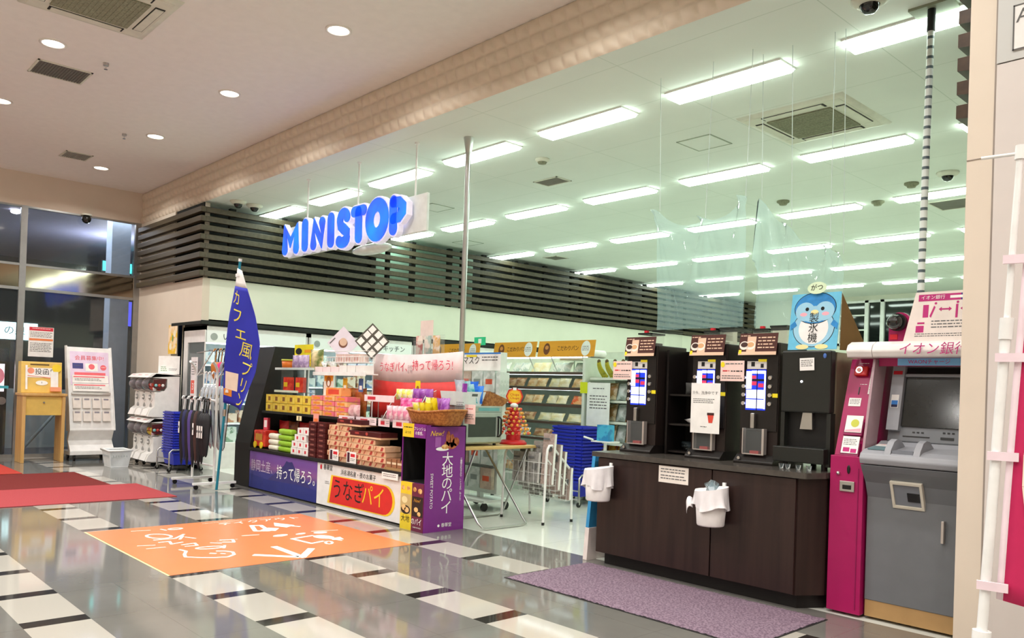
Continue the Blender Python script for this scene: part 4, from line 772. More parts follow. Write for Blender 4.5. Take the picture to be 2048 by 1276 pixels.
t = T('caster_base', 'low black caster frame under the stacked capsule machines', 'trolley', (-14.14, 4.9, 0)); MB(BLACK).b(-14.58, -13.7, 4.72, 5.1, .05, .068).build('frame', t)
for x in (-14.5, -14.15, -13.76):
    for y in (4.76, 5.05): MB(BLACK).cyl((x-.012, y, .028), (x+.012, y, .028), .028).build('caster', t)
o = sheet('counter_card', 'small white card with green print standing on the capsule machines', 'card', (-13.78, 4.98, 1.68), (1, .6, 0), Z_, .42, .3, PAPER, [('s', M('green_ink', '70a070', .7), -.16, -.03, .12, 3, .03), ('s', INKG, .0, -.06, .16, 2, .02)])
q = MB(YEL).at((-14.12, 5.178, 2.11), X_, Z_)
sheet('wall_poster', 'tall yellow speckled poster on the beige wall by the fridge', 'poster', (-14.20, 5.177, 2.13), X_, Z_, .40, .50, M('wall_poster_yellow', 'f0c030', .7, two='f8e0c0', scale=5), [('d', M('green_ink'), .0, .02, .03, .06), ('d', M('pale_spot', 'f6ecd0', .7), .08, .1, .06), ('d', M('pale_spot'), -.09, -.12, .06)])
# ---------------------------------------------------------------- stacked blue baskets
BLU = M('basket_blue', '2430b4', .35, var=.04); BLUD = M('basket_blue_dark', '1c2490', .4)
def blue_basket(name, label, x, y, z, w, d, group):
    t = T(name, label, 'shopping basket', (x, y, z), group)
    q = MB(BLU); h = .2
    A = [(-w*.42, -d*.42), (w*.42, -d*.42), (w*.42, d*.42), (-w*.42, d*.42)]; B = [(-w/2, -d/2), (w/2, -d/2), (w/2, d/2), (-w/2, d/2)]
    vs = [(x+p[0], y+p[1], z) for p in A]+[(x+p[0], y+p[1], z+h) for p in B]; q.add(vs, [(3, 2, 1, 0)]+[(i, (i+1) % 4, (i+1) % 4+4, i+4) for i in range(4)]); q.build('body', t, solid=.004)
    q = MB(BLU); 
    for i in range(4):
        a, b = Vector((B[i][0], B[i][1])), Vector((B[(i+1) % 4][0], B[(i+1) % 4][1])); n = (b-a).normalized(); n = Vector((n.y, -n.x))
        q.add([(x+p.x, y+p.y, z+zz) for zz in (h-.022, h) for p in (a-n*.0, b-n*.0, b+n*.016, a+n*.016)], [(0, 1, 2, 3), (4, 7, 6, 5), (0, 4, 5, 1), (2, 6, 7, 3), (1, 5, 6, 2), (0, 3, 7, 4)])
    q.build('rim', t); q = MB(BLUD); q.tube([(x-w*.3, y-d/2-.014, z+h), (x-w*.3, y-d/2-.016, z+h+.012), (x+w*.3, y-d/2-.016, z+h+.012), (x+w*.3, y-d/2-.014, z+h)], .006, 6); q.build('handle', t)
    return t
def stack(x, y, z0, n, pitch, w, d, where, group):
    t = None
    for k in range(n):
        lab = f'blue shopping basket, {"topmost" if k == n-1 else ORD[n-1-k]+" from the top"} of the stack {where}'
        if t is None: t = blue_basket('shopping_basket', lab, x, y, z0, w, d, group); f = t
        else: dup(f, (0, 0, pitch*k), lab)
def basket_cart(label, x, y, w, d, h):
    t = T('basket_trolley', label, 'basket trolley', (x, y, 0)); q = MB(STEEL)
    for sx in (-1, 1): q.tube([(x+sx*w/2, y-d/2, .08), (x+sx*w/2, y-d/2, h-.04), (x+sx*w/2, y-d/2+.04, h), (x+sx*w/2, y+d/2-.04, h), (x+sx*w/2, y+d/2, h-.04), (x+sx*w/2, y+d/2, .08)], .013)
    q.cyl((x-w/2, y-d/2, .2), (x+w/2, y-d/2, .2), .009).cyl((x-w/2, y+d/2, .2), (x+w/2, y+d/2, .2), .009).cyl((x-w/2, y-d/2+.02, .09), (x+w/2, y-d/2+.02, .09), .01).cyl((x-w/2, y+d/2-.02, .09), (x+w/2, y+d/2-.02, .09), .01); q.build('frame', t); 
    for sx in (-1, 1):
        for sy in (-1, 1): c = MB(BLACK); c.cyl((x+sx*w/2-.012, y+sy*d/2, .032), (x+sx*w/2+.012, y+sy*d/2, .032), .032); c.use(STEEL).b(x+sx*w/2-.016, x+sx*w/2+.016, y+sy*d/2-.01, y+sy*d/2+.01, .03, .085); c.build('caster', t)
basket_cart('steel trolley under the blue baskets by the capsule machines', -13.06, 4.93, .52, .5, .34)
stack(-13.06, 4.93, .102, 16, .0415, .46, .36, 'by the capsule machines', 'blue baskets stacked by the capsule machines')
# ---------------------------------------------------------------- umbrella rack and umbrellas
t = T('umbrella_rack', 'white tubular umbrella rack on casters left of the black display', 'rack', (-11.0, 4.5, 0)); q = MB(WHITE)
for x in (-11.36, -10.62):
    q.tube([(x, 4.48, .08), (x, 4.48, 1.5), (x+.03, 4.46, 1.6), (x+.10, 4.40, 1.66), (x+.2, 4.32, 1.70)], .018, 10); q.b(x-.025, x+.025, 4.2, 4.78, .06, .09)
q.cyl((-11.36, 4.48, .3), (-10.62, 4.48, .3), .014).cyl((-11.36, 4.48, 1.18), (-10.62, 4.48, 1.18), .014); q.build('frame', t); q = MB(CHROME)
for y, z in ((4.36, 1.20), (4.60, 1.55), (4.72, 1.88)):
    q.cyl((-11.50, y, z), (-10.55, y, z), .009)
    for x in (-11.36, -10.62): q.cyl((x, 4.48, z-.05), (x, y, z), .007)
q.cyl((-11.36, 4.5, 1.5), (-11.36, 4.72, 1.88), .01).cyl((-10.62, 4.5, 1.5), (-10.62, 4.72, 1.88), .01); q.build('hanging_bar', t)
for x in (-11.36, -10.62):
    for y in (4.24, 4.74): MB(BLACK).cyl((x-.012, y, .03), (x+.012, y, .03), .03).b(x-.008, x+.008, y-.008, y+.008, .03, .062).build('caster', t)
def umbrella(label, x, y, z, ln, m, hm, r, tagc=True, fold=0):
    """closed umbrella hanging by its crook over a bar at height z"""
    t = T('umbrella', label, 'umbrella', (x, y, z-ln), 'umbrellas hanging on the rack'); q = MB(hm)
    q.tube([(x, y-.02, z-.02), (x, y-.015, z+.008), (x, y, z+.019), (x, y+.017, z+.008), (x, y+.02, z-.05), (x, y+.01, z-.12), (x, y+.005, z-.2)], .009, 8); q.build('handle', t)
    q = MB(m); n = 14; top = z-.17
    prof = [(0, .012), (.06, r*.75), (.2, r), (.6, r*.8), (.95, r*.35), (1, .006)]
    vs = [(x+(rr_*(1+.25*sin(3*2*PI*k/n+v*2)))*cos(2*PI*k/n), y+rr_*(1+.25*sin(3*2*PI*k/n+v*2))*sin(2*PI*k/n), top-(ln-.17)*v) for v, rr_ in prof for k in range(n)]
    q.add(vs, [(i*n+k, i*n+(k+1) % n, (i+1)*n+(k+1) % n, (i+1)*n+k) for i in range(len(prof)-1) for k in range(n)], True); q.build('canopy', t)
    if tagc: q = MB(PAPER).b(x-.02, x+.02, y-r*1.2-.004, y-r*1.2, z-.5, z-.34); q.use(INK).b(x-.012, x+.012, y-r*1.2-.0055, y-r*1.2-.004, z-.43, z-.40); q.build('price_tag', t)
UB = [M('umbrella_black', '202024', .6), M('umbrella_navy', '2c3060', .55), M('umbrella_purple', '5a4a90', .5), M('umbrella_brown', '4a3430', .6)]; UC = film('umbrella_clear', 'c8d0d8', .6, .3); UBL = M('umbrella_handle_blue', '3078c0', .4)
names = ['black', 'navy', 'black', 'purple', 'black', 'brown', 'black', 'black']
for i, n in enumerate(names): umbrella(f'{n} umbrella hanging {ORD[i]} from the basket stack on the lower front bar', -11.46+.1*i, 4.36, 1.20, .88 if i % 2 else .95, UB[{'black': 0, 'navy': 1, 'purple': 2, 'brown': 3}[n]], [WHITE, BLACK][i % 2], .042, i in (0, 5))
for i in range(6): umbrella(f'clear vinyl umbrella hanging {ORD[i]} from the fridge side on the middle bar', -11.3+.13*i, 4.60, 1.55, 1.05, UC, UBL if i > 2 else WHITE, .07, i % 2)
for i in range(3): umbrella(f'short folded black umbrella with tag, {ORD[i]} from the right end of the lower front bar', -10.60-.07*i+.05, 4.33, 1.20-.02, .75, UB[0], BLACK, .055, True)
cols = [('orange', 'c87830'), ('orange', 'c07028'), ('pink', 'e02a70'), ('grey', '8c8c94'), ('black', '24242a'), ('navy', '38405c'), ('grey', '9a9aa0')]
for i, (n, c) in enumerate(cols): umbrella(f'folded {n} umbrella hanging {ORD[i]} from the left on the high back bar', -11.3+.1*i, 4.72, 1.88, .62 if n in ('pink', 'grey') else .42, M('folded_'+n, c, .5), [M('wood_handle', 'b07830', .5), BLACK][i % 2], .045, n == 'pink')
# ---------------------------------------------------------------- blue pudding banner
FL = M('banner_blue', '2a2fa8', .65, var=.06, scale=4); YL = M('banner_yellow', 'e8d850', .7); t = T('feather_banner', 'dark blue banner with yellow lettering on a teal pole by the black display', 'banner', (-10.41, 4.44, 0))
P0, P1 = Vector((-10.43, 4.44, .01)), Vector((-9.96, 4.44, 2.98)); dv = P1-P0
MB(M('teal_pole', '1a8098', .35)).cyl(P0, P0+dv, .017, n=12).build('pole', t); MB(WHITE).cyl(P1, P1+dv*.012, .022).build('cap', t); MB(STEEL).cyl(P0+dv*.33, P0+dv*.36, .022).build('pole_joint', t)
def fl(u, v):   # u across, v down
    w_ = .10+.50*min(1, v*1.9)-.22*max(0, v-.78)/.22*(1-u)*0
    p = P0+dv*(.97-.58*v); s_ = u*w_*(1-.35*max(0, v-.72)/.28*u)
    return p+Vector((.012+s_*.80, -.03-.05*sin(4*u+3*v)*min(1, v*3)+s_*.25, -.14*u*v-.12*u*max(0, .3-v)))
MB(FL).grid(lambda u, v: fl(u, .13+.87*v), 16, 30).build('cloth', t, solid=.002); MB(WHITE).grid(lambda u, v: fl(u, .13*v), 10, 4).build('white_header', t, solid=.002)
q = MB(YL)
def onflag(mb, body, size, u0, v0, rot=0):
    n0 = len(mb.v); mb.X = None; mb.text(body, size, 0, 0, 0)
    for i in range(n0, len(mb.v)):
        p = mb.v[i]; x_, y_ = p.x*cos(rot)-p.y*sin(rot), p.x*sin(rot)+p.y*cos(rot); mb.v[i] = fl(u0+x_/.58, v0-y_/1.72)+Vector((.0, -.006, 0))
for ch, u0, v0 in (('カ', .34, .22), ('フ', .36, .35), ('ェ', .42, .47), ('風', .55, .59), ('プ', .58, .72), ('リ', .56, .84), ('ン', .52, .95)): onflag(q, ch, .21, u0, v0, -.15)
q.build('lettering', t); q = MB(M('parfait_cream', 'f0dcc8', .7)).grid(lambda u, v: fl(.05+.32*u, .76+.13*v)+Vector((0, -.005, 0)), 4, 4); q.use(M('parfait_orange', 'e08830', .7)).grid(lambda u, v: fl(.02+.2*u, .89+.05*v)+Vector((0, -.0055, 0)), 3, 3); q.build('food_picture', t)
tb = MB(WHITE)
for k in (.44, .62, .80, .94): tb = MB(WHITE); p = P0+dv*k; tb.box(p+Vector((.03, -.01, 0)), (.09, .05, .04)); tb.build('loop', t)
# ---------------------------------------------------------------- outside the glass: lit things
def lit(label, cat, name, x0, x1, y0, y1, z0, z1, c, e, text=None):
    t = T(name, label, cat, ((x0+x1)/2, (y0+y1)/2, z0)); MB(M('sign_case', '30343a', .5)).b(x0, x1-.02, y0, y1, z0, z1).build('case', t); MB(M('lit_'+c, c, .4, emit=e)).b(x1-.02, x1, y0+.03, y1-.03, z0+.03, z1-.03).build('lit_face', t)
    MB(M('sign_case')).b((x0+x1)/2-.06, (x0+x1)/2+.06, (y0+y1)/2-.06, (y0+y1)/2+.06, -.02, z0).build('post', t)
    if text: MB(M('sign_teal_ink', '2a8090', .6)).at((x1+.004, (y0+y1)/2, (z0+z1)/2), Y_, Z_).text(text, (z1-z0)*.5, 0, 0, .002).build('lettering', t)
lit('pale cyan lit shop sign outside the glass behind the leaflet stand', 'sign', 'lit_sign', -28.3, -28, 9.0, 10.0, 2.2, 2.75, 'a0f0ff', 1.5)
lit('white and teal lit shop sign outside the glass above the dark machine', 'sign', 'lit_sign', -24.3, -24, 4.2, 5.3, 2.3, 2.8, 'd0fbff', 1.5, 'の泉'); lit('cyan lit sign hanging outside high behind the upper glass', 'sign', 'lit_sign', -22.3, -22, 6.2, 7.3, 4.1, 4.4, '40e0d8', 2.0)
lit('white glowing box sign outside near the pale column', 'sign', 'lit_sign', -21.3, -21, 6.7, 7.4, 3.9, 4.6, 'e0ecff', 1.6); lit('violet lit screen far outside behind the glass', 'screen', 'lit_screen', -33.3, -33, 9.5, 11, 3.4, 4.4, '5a60ff', .7)
for i, y in enumerate((8.2, 11.2)): lit(f'{"shorter" if i else "taller"} blue light column far outside the glass wall', 'light', 'light_column', -27.1, -27, y, y+.12, 1.9, 3.1-.3*i, '50c0ff', 2.2)
t = T('vending_machine', 'black vending machine with a lit poster outside the glass', 'vending machine', (-17.2, 2.95, -.02)); MB(M('machine_gloss_black', '101214', .25)).b(-17.6, -17.0, 2.4, 3.28, -.02, 1.9).build('cabinet', t, bev=.02)
q = MB(M('lit_poster', 'f0e8ec', .4, emit=.9)).b(-17.0, -16.99, 2.45, 3.23, 1.12, 1.62); q.use(M('poster_pink', 'e08090', .5, emit=.4)).at((-16.988, 3.0, 1.4), Y_, Z_).disc((.12, 0), .11, .15); q.use(M('poster_teal', '40a8b0', .5, emit=.4)).rect(.15, -.2, .3, .05, .001); q.build('lit_poster', t); MB(M('silver_trim')).cyl((-17.0, 3.2, .95), (-16.985, 3.2, .95), .07).build('round_badge', t)
for i, (x, y, z, lab) in enumerate(((-20, 5.9, 4.62, 'outdoor pendant lamp cluster behind the upper glass, larger'), (-18.5, 3.6, 4.66, 'outdoor ceiling lamp behind the left upper pane'))):
    t = T('outdoor_lamp', lab, 'lamp', (x, y, z)); MB(M('outdoor_glow', 'f4f4ff', .4, emit=8)).ell((x, y, z), (.09, .09, .04)).build('bulb', t); MB(BLACK).cyl((x, y, z+.03), (x, y, 4.70), .05).build('base', t)
for nm, kind, en, loc in (('outdoor_lamp_light', 'POINT', 90, (-20, 5.9, 4.0)), ('added_canopy_fill', 'AREA', 110, (-17.2, 2.5, 4.62))):  # the area light is an added fill under the canopy, with no fixture
    la = bpy.data.lights.new(nm, kind); la.energy = en; la.color = (.82, .88, 1)
    if kind == 'AREA': la.shape = 'RECTANGLE'; la.size = 1.0; la.size_y = 6
    else: la.shadow_soft_size = .12
    lo = bpy.data.objects.new(nm, la); C.objects.link(lo); lo.location = loc
t = T('handrail', 'pale sloping handrail outside the glass behind the leaflet stand', 'handrail', (-17.5, 4.3, -.02)); MB(M('grey_rail', '8a9896', .5)).tube([(-17.4, 3.6, -.02), (-17.5, 4.5, 1.1), (-17.5, 5.4, 1.12), (-17.5, 5.5, -.02)], .03).build('rail', t); MB(M('grey_rail')).tube([(-17.4, 5.2, -.02), (-17.5, 4.0, 1.1), (-17.5, 3.6, 1.12)], .03).build('brace', t)
# ---------------------------------------------------------------- black souvenir display
GB = M('gondola_black', '161614', .55); t = T('display_rack', 'long black souvenir display with printed base panels along the shop front', 'display shelf', (-8.75, 5.2, 0))
MB(GB).b(-10.52, -6.92, 4.945, 5.5, .0, .515).build('base', t); MB(GB).b(-10.52, -6.92, 4.90, 5.5, .52, .555).build('lower_shelf', t); MB(GB).b(-10.52, -7.02, 5.46, 5.5, .555, 1.03).build('back_panel', t)
MB(GB).b(-10.48, -7.06, 5.06, 5.46, 1.03, 1.06).build('upper_shelf', t)
MB(GB).prism([(4.93, 0), (4.93, .6), (5.02, 1.0), (5.25, 1.95), (5.6, 1.95), (5.6, 0)], -11.0, -10.53, 'x').build('end_column', t)
# printed base panels
GRAD = M('sunset_print', '3a3c94', .4); N = GRAD.node_tree.nodes; L = GRAD.node_tree.links
sp2 = N.new('ShaderNodeSeparateXYZ'); tc = next(n for n in N if n.type == 'TEX_COORD'); rp = next(n for n in N if n.type == 'VALTORGB'); L.new(tc.outputs['Generated'], sp2.inputs[0]); L.new(sp2.outputs['Z'], rp.inputs[0])
e = rp.color_ramp.elements; e[0].position = 0; e[0].color = lin('26307c'); e[1].position = 1; e[1].color = lin('7a58a8')
for p_, c_ in ((.45, '3c3c88'), (.62, '8a5890'), (.8, '7c50a0')): q = e.new(p_); q.color = lin(c_)
o = MB(GRAD).b(-10.51, -8.685, 4.925, 4.944, .02, .51).build('sunset_panel', t)
q = MB(M('mountain_print', '383474', .45)).at((-9.6, 4.924, .265), X_, Z_); q.poly([(-.4, -.12, .001), (.08, .13, .001), (.14, .19, .001), (.21, .18, .001), (.29, .19, .001), (.36, .12, .001), (.75, -.08, .001), (.9, -.12, .001)]); q.use(M('lake_print', '28307c', .45)).poly([(-.9, -.245, .0015), (.91, -.245, .0015), (.91, -.1, .0015), (.5, -.08, .0015), (-.5, -.1, .0015), (-.9, -.06, .0015)])
q.use(WINK).text('持って帰ろう。', .19, .43, .02, .003, sx=.82); q.use(M('soft_white_ink', 'c8b8d0', .7)).text('静岡土産、', .17, -.5, .05, .003, sx=.85); q.build('lettering', o)
o = MB(M('panel_white', 'ecebea', .4)).b(-8.68, -6.93, 4.925, 4.944, .02, .51).build('white_panel', t)
q = MB(M('logo_yellow', 'f4c828', .6)).at((-7.73, 4.924, .225), X_, Z_)
def tablet(s_, z): return [(-.62*s_-.03*s_, -.155*s_, z), (.47*s_, -.155*s_, z)]+[(.47*s_+.17*s_*sin(a), -.155*s_*cos(a), z) for a in [PI*k/10 for k in range(1, 10)]]+[(.47*s_, .155*s_, z), (-.60*s_+.02, .155*s_, z)]
q.poly(tablet(1.07, .001)); q.use(M('logo_red', 'd82a24', .6)).poly(tablet(1.0, .0015)); q.use(INK).text('うなぎ', .25, -.25, .0, .003, sx=.92); q.use(M('logo_yellow')).text('パイ', .25, .27, 0, .003, sx=.92)
q.use(INK).text('浜名湖名産・夜のお菓子', .066, -.05, .215, .003); q.text('春華堂', .07, -.70, .24, .003); q.use(RINK).disc((-.86, .24), .02, .03, z=.003); q.use(INKG).scrib(-.76, .08, .1, 2, .02, .003); q.build('lettering', o)
# ---------------------------------------------------------------- packs: builders
PKG = {}
def pack(name, label, cat, group, x, y, z, w, d, h, m, face=None, rz=0, fw=.7, fh=.6, top=None, bev=.003):
    """a carton; first of each look is modelled, later ones copy it"""
    key = (name, w, d, h, m.name, face.name if face else '')
    if key in PKG:
        f, p = PKG[key]; return dup(f, Vector((x, y, z))-p, label, rz)
    q = MB(m).box((x, y, z+h/2), (w, d, h))
    if face: q.use(face).at((x, y-d/2, z+h/2), X_, Z_).rect(0, 0, w*fw, h*fh, .001)
    if top: q.at(None).use(top).box((x, y, z+h), (w*.8, d*.8, .001))
    o = q.build(name, None); tag(o, label, cat, group); PKG[key] = (o, Vector((x, y, z)))
    if rz: o.rotation_euler = (0, 0, rz)
    return o
def pouch(name, label, cat, group, x, y, z, w, d, h, m, rx=0, rz=0, seed=0, band=None):
    key = ('p', name, w, d, h, m.name, rx, seed)
    if key in PKG:
        f, p = PKG[key]; return dup(f, Vector((x, y, z))-p, label, rz)
    q = MB(m).pouch((x, y, z+h/2), w, d, h, 0, rx, seed)
    o = q.build(name, None, local=True); o.location = (x, y, z); 
    for v in o.data.vertices: v.co -= Vector((x, y, z))
    tag(o, label, cat, group); PKG[key] = (o, Vector((x, y, z)))
    if band: MB(band).pouch((x, y-.002, z+h*.5), w*.7, d*1.02, h*.4, 0, rx, seed).build('label', o)
    if rz: o.rotation_euler = (0, 0, rz)
    return o
def rowcol(i, n): return ORD[i]+' from the left'
DZ = .556
# red bus-shaped carton, bags, roll cakes
RB = M('snack_red', 'c8281e', .4, two='e04830', scale=12); t = T('bus_carton', 'red bus-shaped sweets carton with yellow wheels at the shelf left end', 'sweets box', (-10.33, 5.06, DZ))
MB(RB).b(-10.49, -10.17, 4.96, 5.16, DZ+.02, DZ+.24).build('carton', t, bev=.015); M('wheel_yellow', 'ecd020', .5)
for x in (-10.42, -10.24):
    for y0, y1 in ((4.955, 4.945), (5.165, 5.175)): MB(MATS['wheel_yellow']).cyl((x, y0, DZ+.045), (x, y1, DZ+.045), .045).build('wheel', t)
MB(M('gold_print', 'c89030', .4)).at((-10.33, 4.958, DZ+.15), X_, Z_).rect(0, 0, .2, .09, .001).build('print', t)
RD = M('bag_red', 'b82028', .25, two='d03a34', scale=8); BR = M('bag_brown', '5a2c20', .25, two='8a5030', scale=9)
for i, (x, y, z, m, n) in enumerate(((-10.25, 5.28, DZ, RD, 'red'), (-9.98, 5.28, DZ, BR, 'brown'), (-9.72, 5.3, DZ, RD, 'red'))): pouch('sweets_bag', f'shiny {n} sweets bag standing {ORD[i]} from the left behind the roll cakes', 'sweets bag', 'bags behind the roll cakes', x, y, z, .28, .12, .38, m, seed=i)
pack('sweets_stick', 'small pink and red pack leaning on the bus carton top', 'sweets box', None, -10.40, 5.1, DZ+.245, .07, .05, .16, M('stick_pink', 'e0586a', .5), WINK, rz=.4)
pouch('bread_bag', 'clear bag with an orange bun behind the white roll cakes', 'bread', None, -9.92, 5.16, DZ, .2, .12, .24, M('bun_orange', 'd89058', .3, two='c86830'))
WR = M('roll_cream', 'f0ecd8', .45); GR = M('roll_green', '94c030', .4, var=.12, scale=20)
for k in range(3): pack('roll_cake', f'cream wrapped roll cake, {["bottom","middle","top"][k]} one of its pile', 'roll cake', 'cream roll cakes', -9.93, 5.0, DZ+.075*k, .26, .09, .07, WR)
for k in range(4): pack('roll_cake', f'green wrapped roll cake, {["bottom","second","third","top"][k]} one of its pile', 'roll cake', 'green roll cakes', -9.60, 5.0, DZ+.075*k, .34, .10, .07, GR)
for o in list(bpy.data.objects):
    if o.name.startswith('roll_cake'):
        if not o.modifiers: q = o.modifiers.new('edge', 'BEVEL'); q.width = .03; q.segments = 4
        o.data.polygons.foreach_set('use_smooth', [True]*len(o.data.polygons))
WX = M('box_white_small', 'f0ece8', .5); RQ = M('label_red', 'd03040', .6); i = 0
for r, xs in enumerate(((-9.32, -9.17, -9.02), (-9.30, -9.15, -9.0), (-9.23, -9.08), (-9.16, -9.01))):
    for c, x in enumerate(xs): pack('sweets_box', f'small white sweets box with red square, {ORD[c]} in the {["bottom","second","third","top"][r]} row', 'sweets box', 'small white sweets boxes', x, 5.0, DZ+.085*r, .14, .12, .082, WX, RQ, fw=.3, fh=.45)
MR = M('pack_maroon', '5c2020', .35, two='4a1818', scale=6); ML = M('maroon_label', '8a5048', .5)
for c, x in enumerate((-8.84, -8.63)):
    for k in range(7): pack('maroon_pack', f'dark maroon sweets pack, {ORD[k]} from the bottom of the {["left","right"][c]} pile', 'sweets pack', 'maroon packs in two piles', x, 5.0, DZ+.062*k, .18, .14, .058, MR, ML, fw=.5, fh=.3)
TN = M('pack_tan', 'd8ac84', .45, two='e4bc98', scale=7); TR_ = M('tan_red_print', 'b04038', .6)
cnts = (7, 7, 5, 5, 4)
for c in range(5):
    for k in range(cnts[c]):
        x = -8.38+.245*c+.01*sin(k*3+c); o = pack('eel_pie_pack', f'tan wrapped pie pack, {ORD[k]} from the bottom in the {ORD[c]} pile', 'pie pack', 'tan pie packs in piles', x, 5.06-.02*(k % 2), DZ+.06*k, .235, .2, .056, TN, None, rz=.05*sin(k*5+c*2))
pbase = PKG[[k for k in PKG if k[0] == 'eel_pie_pack'][0]][0]
q = MB(TR_).at((-8.38, 5.06-.1, DZ+.028), X_, Z_); q.poly([(-.1, -.022, .0015), (-.085, -.022, .0015), (-.05, .022, .0015), (-.065, .022, .0015)]); q.poly([(.02, -.02, .0015), (.07, -.02, .0015), (.09, .018, .0015), (.05, .022, .0015)])
lbl = q.build('print', pbase)
for o in [o for o in C.objects if o.name.startswith('eel_pie_pack.')]: d = lbl.copy(); C.objects.link(d); d.parent = o
for i, (x, z, w_) in enumerate(((-8.05, DZ+.425, .52), (-7.72, DZ+.305, .66))):
    t = T('pie_carton', f'long maroon and tan pie carton lying on the {"higher, left" if i == 0 else "lower, right"} piles', 'pie carton', (x, 5.05, z), 'long cartons on the pie packs'); MB(MR).b(x-w_/2, x+w_/2, 4.95, 5.17, z+.0, z+.075).build('carton', t, bev=.003); MB(TN).b(x-w_/2-.004, x+w_/2+.004, 4.946, 5.17, z+.0, z+.02).build('tray', t); MB(TR_).at((x, 4.949, z+.05), X_, Z_).disc((.05, 0), .025, .018, z=.001).rect(-.15, 0, .08, .02, .001).build('print', t)
for i, x in enumerate((-8.33, -7.95)): sheet('price_tag', f'white and red price tag at the {["left","right"][i]} foot of the tan packs', 'price tag', (x, 4.935, DZ+.07), X_, Z_, .2, .13, PAPER, [('r', M('tag_dark', '40182a', .6), -.06, 0, .05, .11), ('r', RINK, .03, .025, .09, .035), ('s', INKG, -.02, -.01, .1, 2, .018)], group='price tags at the tan packs')
CB = M('cup_brown', '9a6a48', .5)
for c in range(3):
    key = pack('pudding_cup', f'small brown pudding cup, {ORD[c]} from the left beside the purple carton', 'pudding cup', 'brown pudding cups', -7.22+.1*c, 4.99, DZ+.03, .085, .085, .09, CB, M('cup_lid_cream', 'e0d0b0', .5), fw=.9, fh=.25)
pack('cup_tray', 'kraft tray under the pudding cups', 'tray', None, -7.12, 5.05, DZ, .34, .22, .028, M('kraft', 'b08858', .7)); sheet('price_tag', 'white price strip below the brown pudding cups', 'price tag', (-7.12, 4.897, .50), X_, Z_, .3, .07, PAPER, [('s', INKG, -.12, .02, .24, 2, .02)])
# ---------------------------------------------------------------- upper shelf packs
UZ = 1.061; YB = M('pack_yellow', 'e4bc34', .4, two='ecd050', scale=16); YP = M('yellow_brown_print', '8a5a20', .6)
for r in range(2):
    for c in range(6): pack('yellow_box', f'yellow sweets box, {ORD[c]} from the left in the {["lower","upper"][r]} layer', 'sweets box', 'yellow sweets boxes', -10.33+.205*c, 5.17, UZ+.115*r, .195, .16, .11, YB, YP, fw=.35, fh=.5)
OR = M('pack_orange_pink', 'f0a060', .4, two='f07888', scale=9); PKR = M('pack_pink', 'ee8c90', .4, two='f4c080', scale=10)
for c in range(3):
    for k in range(4): pack('pink_box', f'pink and orange sweets box, {ORD[k]} from the bottom in the {["left","middle","right"][c]} pile', 'sweets box', 'pink and orange sweets boxes', -9.05+.29*c, 5.18, UZ+.062*k, .27, .18, .058, OR if (c+k) % 2 else PKR, M('box_orange_print', 'e89030', .6), fw=.6, fh=.5)
pack('pink_box', 'orange sweets box standing on the middle pile of pink boxes', 'sweets box', None, -8.72, 5.2, UZ+.248, .36, .14, .10, M('pack_orange', 'ec8c3c', .4, two='f4b070', scale=9), M('box_red_print', 'd84830', .6))
for i in range(4): pouch('clear_sweets_bag', f'pale pink clear sweets bag, {ORD[i]} from the left right of the pink boxes', 'sweets bag', 'pale pink sweets bags', -8.60+.135*i, 5.14, UZ, .15, .07, .16, M('bag_pale_pink', 'e8c0c0', .2, two='d8a0a4', scale=14), seed=i)
for i in range(3): pouch('tan_bag', f'tan and orange snack bag standing, {ORD[i]} from the left behind the pale bags', 'snack bag', 'tan snack bags', -8.72+.15*i, 5.36, UZ, .17, .09, .36, M('bag_tan', 'c8884a', .3, two='b86030', scale=10), seed=i+4)
for i, (x, w_) in enumerate(((-8.28, .34), (-7.86, .42), (-7.50, .22), (-7.18, .3))):
    sheet('shelf_strip', f'white shelf price strip with red label, {ORD[i]} from the left on the upper shelf edge', 'price strip', (x, 5.055, 1.045), X_, Z_, w_, .085, M('strip_pink_white', 'f0dce0', .5), [('r', RQ, -.04*w_/.4, 0, w_*.35, .045), ('s', INKG, w_*.22, .02, w_*.22, 2, .02)], group='shelf price strips')
sheet('hanging_tag', 'pink and orange tag hanging from the upper shelf edge', 'tag', (-8.98, 5.05, .93), X_, Z_, .13, .3, M('tag_pink', 'f0a090', .6), [('r', M('tag_orange', 'e87838', .6), 0, .02, .09, .14)])
sheet('price_tag', 'tiny cream price tags under the yellow boxes', 'price tag', (-9.42, 5.055, 1.0), X_, Z_, .13, .06, M('tag_cream', 'f0e0b0', .6), [('r', INK, 0, 0, .02, .05)])
